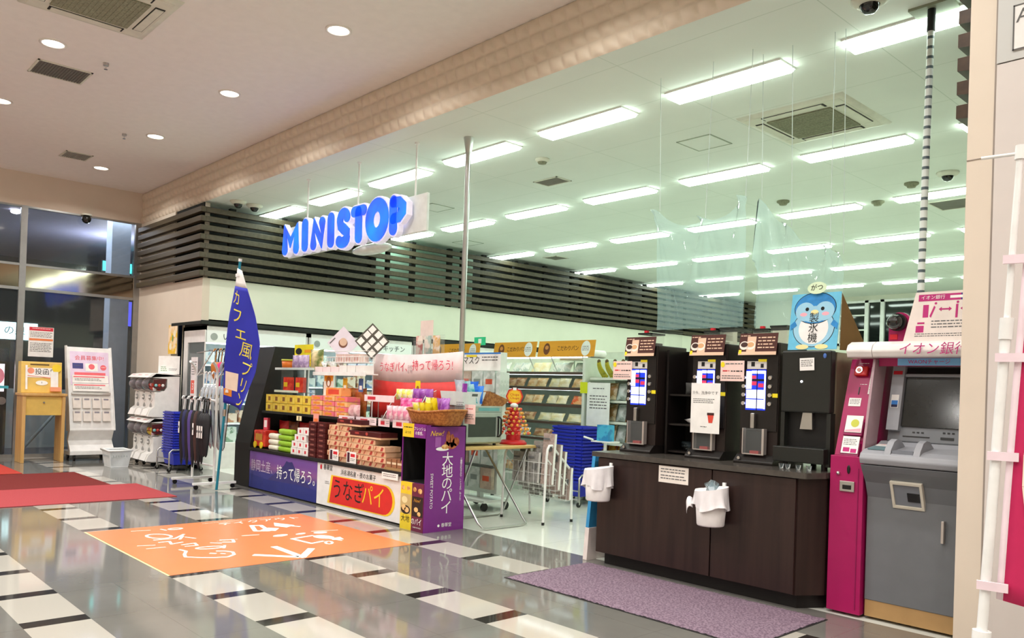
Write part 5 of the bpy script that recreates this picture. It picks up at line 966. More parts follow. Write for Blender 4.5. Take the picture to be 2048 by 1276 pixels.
# acrylic two-tier riser
t = T('acrylic_riser', 'clear acrylic two-tier riser on the left of the upper shelf', 'riser', (-9.95, 5.35, UZ)); 
for x in (-10.36, -9.74): q = MB(CLR); q.b(x-.003, x+.003, 5.27, 5.45, UZ+.0, 1.64); q.build('side', t)
for z, x1 in ((1.32, -9.7), (1.625, -9.3)): q = MB(CLR); q.b(-10.37, x1, 5.18, 5.45, z, z+.006); q.use(M('acrylic_edge', 'd0dcd4', .2)); q.b(-10.37, x1, 5.176, 5.18, z, z+.03); q.build('tier', t)
for i, x in enumerate((-10.2, -9.86)): o = pack('snack_tube', f'red and yellow snack pack standing {["left","right"][i]} on the lower acrylic tier', 'snack pack', 'red snack packs on the acrylic tier', x, 5.3, 1.327, .13, .09, .2, M('snack_red'), M('wheel_yellow'), fw=.8, fh=.3)
t = T('jelly_cup', 'orange jelly tub with green lid on the upper acrylic tier', 'tub', (-10.22, 5.3, 1.632)); MB(M('jelly_orange', 'e07828', .3)).lathe([(0, 0), (.085, 0), (.095, .12), (0, .12)], (-10.22, 5.3, 1.632)).build('tub', t); MB(M('lid_green', 'b8b830', .4)).lathe([(.10, .12), (.10, .14), (0, .14)], (-10.22, 5.3, 1.632)).build('lid', t)
for i in range(3): pouch('lilac_bag', f'lilac sweets bag, {ORD[i]} from the left beside the jelly tub', 'sweets bag', 'lilac sweets bags', -10.03+.15*i, 5.3, 1.632, .15, .09, .2, M('bag_lilac', 'a890b8', .3, two='ccb8d4', scale=18), seed=i)
pouch('snack_bag', 'large cream and green snack bag on the upper acrylic tier', 'snack bag', None, -9.52, 5.34, 1.632, .34, .12, .27, M('bag_cream_green', 'd8c490', .3, two='6a7a3c', scale=5), seed=9)
sheet('pop_card', 'yellow notched pop card with black oval behind the lilac bags', 'card', (-10.05, 5.43, 1.83), X_, Z_, .52, .3, M('pop_yellow', 'ecdc20', .6), [('d', INK, -.14, .06, .09, .045), ('r', M('pop_orange', 'f0a020', .6), .12, .06, .2, .04), ('s', M('pop_orange'), -.2, -.02, .4, 3, .04)])
sheet('pop_card', 'pop card with animal picture hanging left of the wire basket', 'card', (-9.05, 5.25, 1.46), (1, -.05, 0), (.06, 0, 1), .27, .3, M('pop_white', 'f0ece4', .6), [('r', M('pop_orange'), 0, .08, .22, .1), ('d', M('pop_brown', 'a06020', .6), .0, .02, .07), ('d', WINK, .0, 0, .035)])
# white wire rack with bags and boxes
t = T('wire_rack', 'white wire basket rack above the upper shelf before the red board', 'wire rack', (-8.7, 5.3, UZ)); q = MB(WHITE); z0 = 1.72
for z in (z0, z0+.07, z0+.14): q.tube([(-9.1, 5.22, z), (-8.2, 5.22, z), (-8.2, 5.37, z), (-9.1, 5.37, z)], .005, 6, True)
for i in range(16): x = -9.1+.06*i; q.cyl((x, 5.37, z0), (x, 5.37, z0+.14), .0035, n=6).cyl((x, 5.22, z0), (x, 5.22, z0+.07), .0035, n=6).cyl((x, 5.22, z0), (x, 5.37, z0), .003, n=6)
q.build('basket', t); q = MB(WHITE).b(-9.36, -8.12, 5.2, 5.37, 1.575, 1.59); q.b(-9.36, -8.12, 5.195, 5.2, 1.56, 1.605); q.build('shelf', t); q = MB(WHITE)
for x in (-9.08, -8.22): q.cyl((x, 5.365, UZ), (x, 5.365, 1.86), .007)
q.build('upright', t)
for i in range(3): pack('white_box', f'white gift box, {ORD[i]} from the left on the wire rack shelf', 'gift box', 'white gift boxes on the wire rack', -8.66+.19*i, 5.285, 1.591, .175, .14, .095, WX)
for i in range(3): pack('pale_box', f'pale pink box, {ORD[i]} from the left in the wire basket', 'gift box', 'pale boxes in the wire basket', -8.78+.19*i, 5.295, z0+.006, .175, .12, .10, M('box_pale_pink', 'ecd4cc', .5), M('box_pale_print', 'd8b0a8', .6))
for i in range(3):
    x = -9.26+.2*i; t = T('gift_bag', f'white ribboned gift bag with pink base, {ORD[i]} from the left on the wire rack shelf', 'gift bag', (x, 5.3, 1.591), 'gift bags on the wire rack')
    MB(M('bag_white_pink', 'f2dcdc', .5)).b(x-.09, x+.09, 5.22, 5.34, 1.591, 1.67).build('bag', t); q = MB(WHITE)
    for k in range(5): a = 1.26*k; q.ell((x+.03*cos(a), 5.3+.02*sin(a), 1.70+.02*(k % 2)), (.028, .012, .02), 8, 6)
    q.build('ribbon', t)
for i, x in enumerate((-9.25, -8.76, -8.4)): sheet('hook_card', f'hanging product card {ORD[i]} from the left under the wire rack', 'product card', (x+.02, 5.3, 1.45 if i else 1.40), X_, Z_, .1, .16, [BLACK, M('card_yellow', 'e8c030', .6), M('card_blue', '4a70b0', .5)][i], [('r', WINK, 0, -.03, .06, .05)])
# diamond cards
o = sheet('diamond_card', 'pale diamond card with a round cookie picture above the wire rack', 'card', (-8.87, 5.33, 1.97), (.8, .6, 1), (-.8, -.6, 1), .30, .30, M('card_lilac_white', 'e4dce8', .6), [('d', M('cookie_brown', '7a5040', .6), .0, -.0, .06), ('d', M('cookie_cream', 'd8b8a0', .6), .012, .01, .05), ('r', INKG, -.08, .12, .1, .015)])
MB(STEEL).cyl((-8.87, 5.34, 1.725), (-8.87, 5.34, 1.85), .004).build('stem', o)
pr = []
for i, (x, y) in enumerate([(a*.1-.1, b*.1-.1) for a in range(3) for b in range(3)]): pr += [('r', WINK, x+.01*(i % 2), y, .078, .07)]
o = sheet('diamond_card', 'dark diamond card with nine white drink pictures beside the cookie card', 'card', (-8.23, 5.34, 1.98), (.8, .6, 1), (-.8, -.6, 1), .31, .31, M('card_dark', '5a5850', .6), pr); MB(STEEL).cyl((-8.23, 5.35, 1.86), (-8.23, 5.35, 1.88), .004).build('stem', o)
# red and white board, its small shelf, acrylic cases
F = frame((-7.56, 5.445, 1.45), X_, Z_); q = MB(M('board_pinkish', 'ecd4d4', .5)).at(F); bowf = lambda u: -.06*(2*u-1)**2
q.grid(lambda u, v: (-.87+1.72*u, .08-.06*(2*u-1)**2*-1*.5+(.32-(.0))*v-.03, bowf(u)), 20, 2); q.use(M('board_red', 'cc2c28', .5, var=.1)).grid(lambda u, v: (-.87+1.72*u-.05*(1-v)*(1-u), -.385+(.465+.03*(2*u-1)**2-.03)*v, bowf(u)+.001), 20, 3)
o = q.build('display_board', None, solid=.006); tag(o, 'tall curved red and white board with red brush writing behind the display', 'sign board')
q = MB(M('brush_red', 'd83a58', .7)).at(F); q.text('うなぎパイ、', .125, -.33, .22, .004, sx=.86); q.text('持って帰ろう!', .13, .40, .24, .008, sx=.92); q.use(M('stamp_grey', 'c0a8ac', .7)).text('浜松\n名物', .05, -.02, .2, .006); q.build('lettering', o)
for i, v in enumerate(o.children[0].data.vertices): pass
t = T('acrylic_shelf', 'small clear shelf with white strip on the red board front', 'shelf', (-7.55, 5.25, 1.30)); MB(CLR).b(-8.05, -6.86, 5.15, 5.34, 1.30, 1.306).build('plate', t); MB(M('strip_pink_white')).b(-8.05, -7.45, 5.145, 5.15, 1.27, 1.345).use(RQ).b(-7.98, -7.82, 5.143, 5.145, 1.29, 1.325).build('price_strip', t); q = MB(STEEL)
for x in (-8.03, -6.88): q.cyl((x, 5.33, 1.06), (x, 5.33, 1.30), .006)
q.build('post', t)
t = T('acrylic_case', 'open slanted acrylic case holding pink bags', 'case', (-7.2, 5.1, UZ)); 
for x in (-7.50, -6.94): q = MB(CLR); q.add([(x, 5.02, UZ+.0), (x, 5.34, UZ+.0), (x, 5.34, UZ+.36), (x, 5.2, UZ+.3)], [(0, 1, 2, 3)]); q.build('side', t, solid=.004)
for x in (-7.50, -6.94): q = MB(M('acrylic_edge', 'd0dcd4', .2)); q.tube([(x, 5.02, UZ+.004), (x, 5.2, UZ+.3), (x, 5.34, UZ+.36)], .004, 6); q.build('edge', t)
MB(CLR).b(-7.50, -6.94, 5.015, 5.02, UZ, UZ+.07).build('front_lip', t)
PKB = M('bag_hot_pink', 'ec4a98', .2, two='f48cc0', scale=16); PKC = M('bag_clear_pink', 'e08aa8', .2, two='f0d0d8', scale=14)
for i in range(5): pouch('pink_bag', f'clear pink sweets bag, {ORD[i]} from the left in the front of the acrylic case', 'sweets bag', 'pink bags in the acrylic case', -7.45+.105*i, 5.09, UZ+.001, .105, .06, .18, PKC, seed=i)
for i in range(3): pouch('pink_bag', f'hot pink sweets bag, {ORD[i]} from the left at the back of the acrylic case', 'sweets bag', 'hot pink bags in the acrylic case', -7.36+.13*i, 5.22, UZ+.001, .15, .09, .27, PKB, seed=i+7)
YW = M('bag_yellow_white', 'ece058', .25, two='f4f0d0', scale=10); PU = M('bag_purple', '8a3aa0', .2, two='b06cc0', scale=12); YG = M('bag_gold', 'e0c820', .25, two='ccaa10', scale=9)
for i in range(3): pouch('yellow_bag', f'yellow and white sweets bag, {ORD[i]} from the left on the small clear shelf', 'sweets bag', 'yellow bags on the clear shelf', -7.48+.105*i, 5.24, 1.307, .13, .09, .12, YW, seed=i)
for i in range(3): pouch('purple_bag', f'purple sweets bag, {ORD[i]} from the left on the small clear shelf end', 'sweets bag', 'purple bags on the clear shelf', -7.16+.115*i, 5.24, 1.307, .14, .09, .13, PU, seed=i)
sheet('yellow_card', 'narrow yellow card between yellow and purple bags', 'card', (-7.24, 5.31, 1.42), X_, Z_, .09, .2, M('card_bright_yellow', 'ecd418', .6), [('d', M('pop_brown'), 0, .02, .025)])
# ---------------------------------------------------------------- purple pie carton and wicker basket
PUR = M('carton_purple', '7c2c86', .4, var=.03); PUM = M('carton_maroon', '6a2440', .45); CY = M('carton_yellow', 'e8cc2c', .45); BLK = M('carton_black', '070707', .8)
x0, x1, y0, y1 = -6.86, -6.45, 4.86, 5.37; t = T('pie_display_carton', 'tall purple and yellow sweet potato pie carton standing on the floor', 'display carton', (-6.65, 5.1, 0))
q = MB(PUR); q.b(x0, x1, y0+.03, y1, 0, .48).b(x0, x0+.01, y0, y1, .48, 1.07).b(x1-.01, x1, y0, y1, .48, 1.07).b(x1-.01, x1, y0, y0+.03, 0, .48).b(x0, x1, y1-.01, y1, .48, 1.07); q.use(BLK).b(x0+.01, x1-.012, y1-.2, y1-.19, .48, .95); q.b(x0+.01, x1-.012, y0+.04, y1-.2, .481, .485); q.b(x0+.01, x0+.014, y0+.01, y1-.2, .48, .95).b(x1-.014, x1-.011, y0+.01, y1-.2, .48, .95); q.use(PUR).b(x0, x1, y0+.05, y1, 1.06, 1.07); q.build('box', t)
F = frame(((x0+x1)/2, y0-.006, 0), X_, Z_); fw_ = x1-x0-.02
q = MB(CY).at(F); q.b(-fw_/2, 0, .94, 1.08, -.004, 0); q.use(PUR).b(0, fw_/2, .94, 1.08, -.004, 0); q.use(INK).scrib(-.17, 1.045, .14, 1, .026, .001); q.text('みつの', .035, -.1, .985, .001); q.use(WINK).text('フレッシュ', .04, .1, 1.03, .001); q.text('の食感。', .04, .1, .985, .001); q.build('header', t)
q = MB(CY).at(F); q.b(-fw_/2, 0, .0, .48, -.03, 0); q.use(PUM).b(0, fw_/2, .0, .48, -.03, 0); PIE = M('pie_golden', 'c88a4c', .6, two='e8c080', scale=18); DK = M('print_dark', '2a1a14', .6)
q.use(DK).rect(.1, .25, .18, .2, .001); q.use(M('print_bamboo', 'c8b078', .6)).rect(-.1, .26, .18, .2, .001); q.use(DK).disc((-.1, .2), .08, .045, z=.0015); q.use(PIE); 
for x, y, rx, ry in ((-.13, .22, .035, .03), (-.08, .2, .04, .028), (-.15, .42, .03, .022), (-.06, .42, .03, .022), (.05, .42, .03, .024), (.14, .41, .035, .026), (.08, .22, .035, .025), (.13, .18, .03, .022)): q.disc((x, y), rx, ry, z=.002)
q.use(M('print_cream', 'ecdca8', .6)).disc((-.12, .3), .05, .035, z=.0018); q.use(INK).text('大地', .075, -.1, .105, .002); q.use(WINK).text('のパイ', .075, .09, .095, .002, sx=.8); q.text('SWEET POTATO', .018, .1, .04, .002); q.use(M('gold_print')).text('New!', .05, .09, .31, .002, ital=.3); q.build('front_print', t)
F = frame((x1+.0, (y0+y1)/2, .535), Y_, Z_); q = MB(WINK).at(F); q.vtext('大地のパイ', .15, .02, -.06, .002)
def rtext(mb, body, size, x, y, F_): mb.at(F_ @ Matrix.Translation((x, y, 0)) @ Matrix.Rotation(-PI/2, 4, 'Z')); mb.text(body, size, 0, 0, .002); mb.at(F_)
rtext(q, 'SWEET POTATO', .048, -.175, -.12, F); q.vtext('三種類の紅はるかで、こくうまの、ねっとり', .027, .20, -.02, .002); q.text('春華堂', .045, .03, -.475, .002); q.disc((-.07, -.475), .014, z=.002)
q.disc((-.05, .3), .085, .02, z=.0015); q.use(M('sweet_potato_purple', 'a05aa8', .6)).rect(-.11, .37, .07, .1, .0015); q.use(M('sweet_potato_brown', '9a4a30', .6, two='b8683c', scale=20)); 
for x, y, rx, ry in ((.02, .40, .03, .08), (.07, .38, .03, .07), (.12, .37, .045, .045), (.06, .33, .07, .035), (.0, .345, .03, .03)): q.disc((x, y), rx, ry, z=.002)
q.use(PIE).disc((-.02, .32), .045, .025, z=.0025); q.use(M('logo_yellow')).text('New!', .075, -.13, .455, .003, ital=.35); q.build('side_print', t)
MB(BLK).add([(-7.04, 4.96, .60), (x0-.005, 4.88, .92), (x0-.005, 5.3, .92), (-7.04, 5.3, .60)], [(0, 1, 2, 3)]).build('side_flap', t, solid=.006)
WK = M('wicker', 'b87838', .6, two='9a5c28', scale=40, bump=.5); t = T('wicker_basket', 'shallow wicker basket of pouches on top of the purple carton', 'basket', (-6.64, 5.12, 1.071))
q = MB(WK); n = 40
def wring(s_, z): return [(-6.64+s_*.34*(abs(cos(a))**.6*(1 if cos(a) > 0 else -1)), 5.12+s_*.2*(abs(sin(a))**.6*(1 if sin(a) > 0 else -1)), z+.025*abs(cos(a))*(s_-.8)/.2) for a in [2*PI*k/n for k in range(n)]]
rs = [wring(.82+.2*j/6+(.012 if j % 2 else 0), 1.073+.125*j/6) for j in range(7)]; vs = sum(rs, []); q.add(vs, [(j*n+k, j*n+(k+1) % n, (j+1)*n+(k+1) % n, (j+1)*n+k) for j in range(6) for k in range(n)], True); q.add(rs[0], [tuple(range(n))[::-1]]); q.build('weave', t, solid=.008)
q = MB(WK); q.tube(wring(1.03, 1.2), .013, 8, True); q.build('rim', t)
rr = random.Random(5)
for i, (x, y, m, nm, rx) in enumerate(((-6.86, 5.04, YW, 'white and yellow', .3), (-6.74, 5.03, YG, 'gold', .2), (-6.62, 5.02, YG, 'gold', .3), (-6.80, 5.14, YW, 'white and yellow', -.1), (-6.68, 5.13, YG, 'gold', .15), (-6.55, 5.12, PU, 'purple', .2), (-6.46, 5.08, PU, 'purple', -.2), (-6.62, 5.22, PU, 'purple', 0))):
    pouch('sweets_pouch', f'{nm} sweets pouch, {ORD[i]} in the wicker basket counting from front left', 'sweets pouch', 'pouches in the wicker basket', x, y, 1.10+.05*(i > 2), .14, .07, .20, m, rx=rx, seed=i)
sheet('acrylic_card', 'clear card with small purple label standing behind the wicker basket', 'card', (-6.50, 5.33, 1.36), X_, Z_, .22, .5, CLR, [('r', PU, .05, .1, .08, .09), ('s', INKG, -.08, -.05, .12, 4, .02)]); sheet('price_card', 'pale pink price card at the right of the wicker basket', 'price card', (-6.36, 5.335, 1.19), X_, Z_, .17, .2, M('pale_pink_card'), [('s', RINK, -.06, .06, .12, 1, .022), ('s', INKG, -.07, 0, .13, 3, .02)])
# booklet holder high on a stem
t = T('booklet_holder', 'clear booklet holder with colourful leaflets on a stem above the red board', 'booklet holder', (-7.38, 5.52, 1.06)); q = MB(STEEL).cyl((-7.38, 5.56, 1.06), (-7.38, 5.56, 1.83), .008).box((-7.38, 5.55, 1.065), (.2, .12, .01)); q.build('stem', t); q = MB(CLR).b(-7.62, -7.16, 5.50, 5.504, 1.82, 1.98).b(-7.62, -7.16, 5.60, 5.604, 1.82, 2.05).b(-7.62, -7.616, 5.5, 5.6, 1.82, 2.02).b(-7.164, -7.16, 5.5, 5.6, 1.82, 2.02).b(-7.62, -7.16, 5.5, 5.6, 1.815, 1.82); q.build('pocket', t)
for i, (c, x) in enumerate((('c86860', -7.53), ('a8c0b8', -7.40), ('d8a860', -7.26))): q = MB(M('leaflet_'+c, c, .6, two='e8dcd0', scale=8)); q.b(x-.06, x+.06, 5.52+.02*i, 5.53+.02*i, 1.822, 2.04); q.build('leaflet', t)
q = MB(M('card_beige_pink', 'e0d0c8', .6)).b(-7.60, -7.36, 5.585, 5.589, 2.0, 2.22); q.build('header_card', t)
# ---------------------------------------------------------------- folding table with microwave, sweets tree
TT = wood('table_top_wood', 'd8b878', 'ccaa68', .35, (1, 10, 1)); t = T('folding_table', 'folding table with wood-tone top and crossed steel tube legs', 'table', (-6.78, 5.92, 0))
MB(TT).b(-7.03, -6.5, 5.40, 6.46, .805, .838).build('table_top', t, bev=.008)
def leg(bx, tx, y0, y1):
    q = MB(STEEL); r = .06; q.tube([(tx, y0, .80), (bx+(tx-bx)*.08, y0, .075), (bx, y0+.01, .03), (bx, y0+r, .014), (bx, y1-r, .014), (bx, y1-.01, .03), (bx+(tx-bx)*.08, y1, .075), (tx, y1, .80)], .0125, 10); q.build('leg', t)
leg(-6.24, -6.98, 5.44, 6.08); leg(-6.93, -6.54, 5.58, 6.34)
MW = M('microwave_steel', 'b4c0ba', .35, .6); t = T('microwave', 'stainless commercial microwave on the folding table', 'microwave', (-6.82, 5.73, .838))
MB(MW).b(-7.01, -6.62, 5.48, 6.01, .862, 1.27).build('casing', t, bev=.008); F = frame((-6.60, 5.725, 1.066), Y_, Z_); q = MB(MW).at(F); q.b(-.275, .275, -.19, .135, -.02, 0); q.build('door', t, bev=.005)
q = MB(MW).at(F); q.b(-.275, .275, .14, .198, -.02, .0); q.use(M('teal_panel', '6aa8a8', .4)).rect(.08, .168, .3, .035, .002); q.use(BLACK).rect(-.19, .168, .12, .04, .002); q.use(STEEL).rect(-.1, .168, .02, .03, .003); q.build('control_panel', t)
MB(M('microwave_window', '3a443e', .12)).at(F).b(-.205, .185, -.13, .085, 0, .003).build('window', t); q = MB(BLACK).at(F); q.tube([(.215, .085, 0), (.215, .085, .03), (.235, .06, .035), (.235, -.1, .035), (.215, -.125, .03), (.215, -.125, 0)], .011); q.build('handle', t); MB(CHROME).at(F).b(.2, .225, -.12, .08, .0, .012).build('handle_plate', t)
for x in (-6.98, -6.66):
    for y in (5.52, 5.95): MB(BLACK).cyl((x, y, .838), (x, y, .863), .018).build('foot', t)
# white box with blue bags and tilted wicker tray on the microwave
t = T('white_tub', 'white plastic tub with a handle hole on top of the microwave', 'tub', (-6.80, 5.60, 1.271)); q = MB(M('tub_white', 'e6ecea', .4))
a = [(-6.98, 5.46), (-6.64, 5.46), (-6.64, 5.72), (-6.98, 5.72)]; b_ = [(-7.0, 5.44), (-6.61, 5.44), (-6.61, 5.76), (-7.0, 5.76)]
q.add([(x, y, 1.272) for x, y in a]+[(x, y, 1.42) for x, y in b_], [(3, 2, 1, 0)]+[(i, (i+1) % 4, (i+1) % 4+4, i+4) for i in range(4)]); q.build('body', t, solid=.004); MB(M('hole_dark', '5a625e', .6)).at((-6.617, 5.61, 1.385), Y_, (.18, 0, 1)).b(-.04, .04, -.014, .014, 0, .002).build('handle_hole', t)
PKT = [(M('bag_pale_blue', 'c8dcec', .25, two='90b8d8', scale=9), 'pale blue'), (M('bag_teal', '50c0cc', .22, two='b8e8ec', scale=12), 'teal'), (M('bag_royal_blue', '2468d8', .25, two='3c88e8', scale=7), 'bright blue'), (M('bag_white_grey', 'e0e4ec', .3, two='b0bccc', scale=9), 'white')]
for i, (k, x, y, h, rx) in enumerate(((3, -6.72, 5.50, .26, .2), (0, -6.85, 5.53, .27, -.1), (1, -6.70, 5.62, .22, .3), (1, -6.84, 5.66, .25, 0), (2, -6.80, 5.72, .25, -.2), (2, -6.68, 5.71, .2, -.1), (3, -6.93, 5.62, .28, .1))):
    pouch('snack_packet', f'{PKT[k][1]} snack packet, {ORD[i]} in the white tub counting from the front', 'snack packet', 'packets in the white tub', x, y, 1.29, .17, .07, h, PKT[k][0], rx=rx, seed=i)
t = T('wicker_tray', 'empty brown wicker tray leaning beside the white tub on the microwave', 'tray', (-6.8, 6.0, 1.27)); q = MB(M('wicker_brown', 'a8703c', .6, two='8a5428', scale=40, bump=.4))
q.add([(-6.98, 5.79, 1.275), (-6.64, 5.77, 1.275), (-6.64, 5.84, 1.43), (-6.98, 5.84, 1.43), (-6.98, 6.06, 1.275), (-6.64, 6.03, 1.275), (-6.64, 6.13, 1.34), (-6.98, 6.15, 1.34)], [(0, 1, 2, 3), (4, 7, 6, 5), (1, 5, 6, 2), (0, 3, 7, 4), (0, 4, 5, 1)]); q.build('weave', t, solid=.014)
# lollipop tree
LR = M('lolly_red', 'cc2028', .35); tx, ty = -6.74, 6.31; TZ = .838; t = T('lollipop_tree', 'red cone-shaped lollipop tree stand with round logo sign on the table', 'sweets stand', (tx, ty, TZ))
MB(LR).lathe([(0, 0), (.155, 0), (.155, .02), (.13, .045), (.11, .05), (0, .05)], (tx, ty, TZ), 32).build('base', t); MB(LR).lathe([(.085, .05), (.075, .2), (.05, .4), (.03, .47), (0, .47)], (tx, ty, TZ), 24).build('cone', t)
F = frame((tx+.02, ty-.02, TZ+.545), (.7, .72, 0), Z_); q = MB(LR).at(F); q.cyl((0, 0, -.01), (0, 0, .0), .1, n=8); q.use(M('lolly_orange', 'f0a030', .5)).disc((0, 0), .085, z=.001, n=8); q.use(M('logo_yellow')).disc((0, 0), .065, z=.0015); q.use(LR).text('Chupa\nChups', .04, 0, 0, .003); q.use(WINK).rect(0, .085, .04, .03, .003); q.build('logo_sign', t); MB(LR).b(tx-.03, tx+.03, ty-.03, ty+.03, TZ+.44, TZ+.47).build('sign_neck', t)
MB(M('bear_white', 'e8ecec', .5)).ell((tx+.03, ty-.03, TZ+.44), (.05, .04, .03)).build('topper', t)
LOL = [(M('lolly_amber', 'e87838', .3, two='f0c050', scale=30), 'orange'), (M('lolly_cherry', 'c83028', .3, two='e86850', scale=30), 'red'), (M('lolly_olive', 'a89838', .3, two='d8c860', scale=30), 'olive yellow')]; seen = {}
for r in range(7):
    z = TZ+.13+.045*r; rad = .185-.018*r; n = 16-r
    for k in range(n):
        a = 2*PI*(k+.5*(r % 2))/n; ci = (k*5+r*3) % 7; ci = 2 if ci == 0 else (1 if ci in (2, 5) else 0); m, nm = LOL[ci]
        if ci in seen: dup(seen[ci][0], Vector((tx+rad*cos(a), ty+rad*sin(a), z))-seen[ci][1], rz=a); continue
        # the first of each flavour is built pointing along +x
        q = MB(m).ell((tx+rad, ty, z), (.017, .017, .017), 10, 8); q.use(WHITE).cyl((tx+rad-.015, ty, z), (tx+rad-.1+.0, ty, z-.02), .0025, n=5); o = q.build('lollipop', None, local=True); o.location = (tx+rad, ty, z)
        for v in o.data.vertices: v.co -= Vector((tx+rad, ty, z))
        tag(o, f'{nm} ball lollipop stuck in the red cone stand', 'lollipop', f'{nm} lollipops in the cone stand'); seen[ci] = (o, Vector((tx+rad, ty, z))); o.location = (tx+rad*cos(a), ty+rad*sin(a), z); o.rotation_euler = (0, 0, a); seen[ci] = (o, o.location.copy())
# newspaper rack
t = T('newspaper_rack', 'white tubular newspaper rack stepping down beside the blue baskets', 'rack', (-6.49, 6.47, 0))
for x in (-6.83, -6.16):
    k = 1 if x > -6.5 else .9; q = MB(WHITE); q.tube([(x, 6.25, .02), (x, 6.275, .75*k), (x, 6.285, .82*k), (x, 6.31, .86*k), (x, 6.35, .86*k), (x, 6.39, .82*k), (x, 6.64, .60*k), (x, 6.68, .54), (x, 6.685, .48), (x, 6.70, .02)], .014, 10); q.cyl((x, 6.275, .72), (x, 6.685, .36), .008); q.build('side_frame', t)
    for y in (6.25, 6.70): MB(BLACK).cyl((x, y, 0), (x, y, .03), .017).build('foot_cap', t)
q = MB(WHITE)
for k in range(4):
    y = 6.33+.09*k; z = .42-.06*k
    for zz in (z, z+.12, z+.24): q.tube([(-6.83, y, zz), (-6.16, y, zz), (-6.16, y+.085, zz), (-6.83, y+.085, zz)], .0035, 5, True)
    for i in range(9): x = -6.83+.084*i; q.cyl((x, y, z), (x, y, z+.24), .0025, n=5)
q.build('wire_pocket', t)
NP = [M('newsprint_'+c, c, .8, two=d, scale=30) for c, d in (('aca8a2', '9c9892'), ('9c9a96', '8c8a86'), ('b8a49c', 'a8968e'))]
for k in range(4):
    for c in range(3):
        i = k*3+c; x = -6.69+.235*c+.01*sin(i*3); h = ((.33, .34, .56), (.46, .52, .50), (.46, .44, .48), (.38, .40, .36))[k][c]; y = 6.37+.09*k
        q = MB(NP[i % 3]).box((x, y, .43-.06*k+h/2+.0), (.17, .035, h), rx=-.06, rz=.06*sin(i*1.7)); q.use(PAPER).box((x+.086, y, .43-.06*k+h/2), (.004, .03, h*.98), rx=-.06, rz=.06*sin(i*1.7)); q.use(INKG).at((x, y-.0185, .43-.06*k+h-.06), X_, (0, .06, 1)).rect(-.02, 0, .1, .02, .002).rect(.04, -.1, .06, .06, .002)
        o = q.build('newspaper', None); tag(o, f'folded newspaper, {ORD[c]} from the left in the {["back","second","third","front"][k]} pocket of the wire rack', 'newspaper', 'newspapers in the wire rack')
# tall stack of blue baskets on a cart
basket_cart('steel trolley under the tall blue basket stack by the bread shelf', -7.16, 7.86, .56, .5, .40)
stack(-7.16, 7.86, .12, 17, .043, .52, .40, 'by the bread shelf', 'blue baskets stacked by the bread shelf')
# mask rack
MKW = M('rack_white', 'e4ebe4', .4); t = T('mask_rack', 'white wheeled rack of face mask packs behind the microwave', 'display rack', (-7.5, 6.5, 0)); MB(MKW).b(-7.85, -7.16, 6.46, 6.56, .2, 1.9).build('board', t); q = MB(MKW); q.b(-7.82, -7.2, 6.3, 6.72, .1, .13); q.b(-7.54, -7.48, 6.48, 6.54, .1, .2); q.build('base', t)
for x in (-7.78, -7.24):
    for y in (6.34, 6.68): MB(BLACK).cyl((x-.012, y, .05), (x+.012, y, .05), .05).build('caster', t)
q = MB(PAPER).at((-7.5, 6.455, 1.79), X_, Z_); q.b(-.34, .34, -.11, .11, -.004, 0); q.use(M('sticker_blue')).rect(0, .1, .68, .02, .001); q.use(INK).text('マスク', .11, -.2, .01, .002); q.use(YEL).rect(-.2, .07, .2, .025, .0012); q.use(INKG).scrib(.0, .06, .3, 2, .035, .002); q.build('header', t)
MP = M('mask_pack', 'dce8e2', .3, two='c4d4cc', scale=14); MPP = M('mask_print', '8a9a94', .6); MPB = M('mask_pack_beige', 'c8b8a4', .35, two='b0a090', scale=9); MPR = M('mask_red', 'd86040', .5)
for r in range(5):
    for c in range(3):
        z = 1.42-.29*r; o = pack('mask_pack', f'hanging mask pack, {ORD[c]} from the left in the {ORD[r]} row of the white rack', 'mask pack', 'mask packs on the white rack', -7.72+.22*c, 6.41, z, .2, .05, .25, MP if (r+c) % 3 else MPB, MPP if (r+c) % 2 else MPR, fw=.6, fh=.25)
for c in range(3):
    for r in range(2): pack('mask_bundle', f'thin white packs hanging edge-on at the {["upper","lower"][r]} right side of the mask rack, {ORD[c]}', 'mask pack', 'packs hung edge-on at the mask rack side', -7.128, 6.42+.05*c, 1.3-.72*r, .07, .05, .36, MP)
# ---------------------------------------------------------------- bread shelf
SW_ = M('shelf_white_green', 'd8e2d4', .45); DKB = M('shelf_edge_dark', '54443a', .5); t = T('bread_shelf', 'long bread shelf with orange signs behind the blue baskets', 'display shelf', (-8.8, 8.6, 0)); bx0, bx1 = -11.2, -7.38
MB(SW_).b(bx0, bx1, 9.0, 9.05, 0, 2.05).build('back', t); MB(M('case_light', 'f0fcff', .4, emit=3.2, var=0)).b(bx0+.05, bx1-.05, 8.3, 8.34, 1.93, 1.95).build('lamp', t); MB(SW_).b(bx1, bx1+.05, 8.15, 9.05, 0, 1.93).build('end_panel', t, bev=.01); MB(SW_).b(bx0, bx1, 8.2, 9.0, 0, .22).build('base', t); SHZ = (.24, .78, 1.02, 1.27, 1.51, 1.73)
for z in SHZ[1:]: MB(SW_).b(bx0, bx1, 8.34 if z < 1.6 else 8.28, 9.0, z-.03, z).use(DKB).b(bx0, bx1, 8.33 if z < 1.6 else 8.27, 8.345 if z < 1.6 else 8.285, z-.034, z+.004).use(M('case_light', 'f0fcff', .4, emit=3.2, var=0)).b(bx0+.05, bx1-.05, 8.42, 8.44, z-.036, z-.031).build('shelf', t)
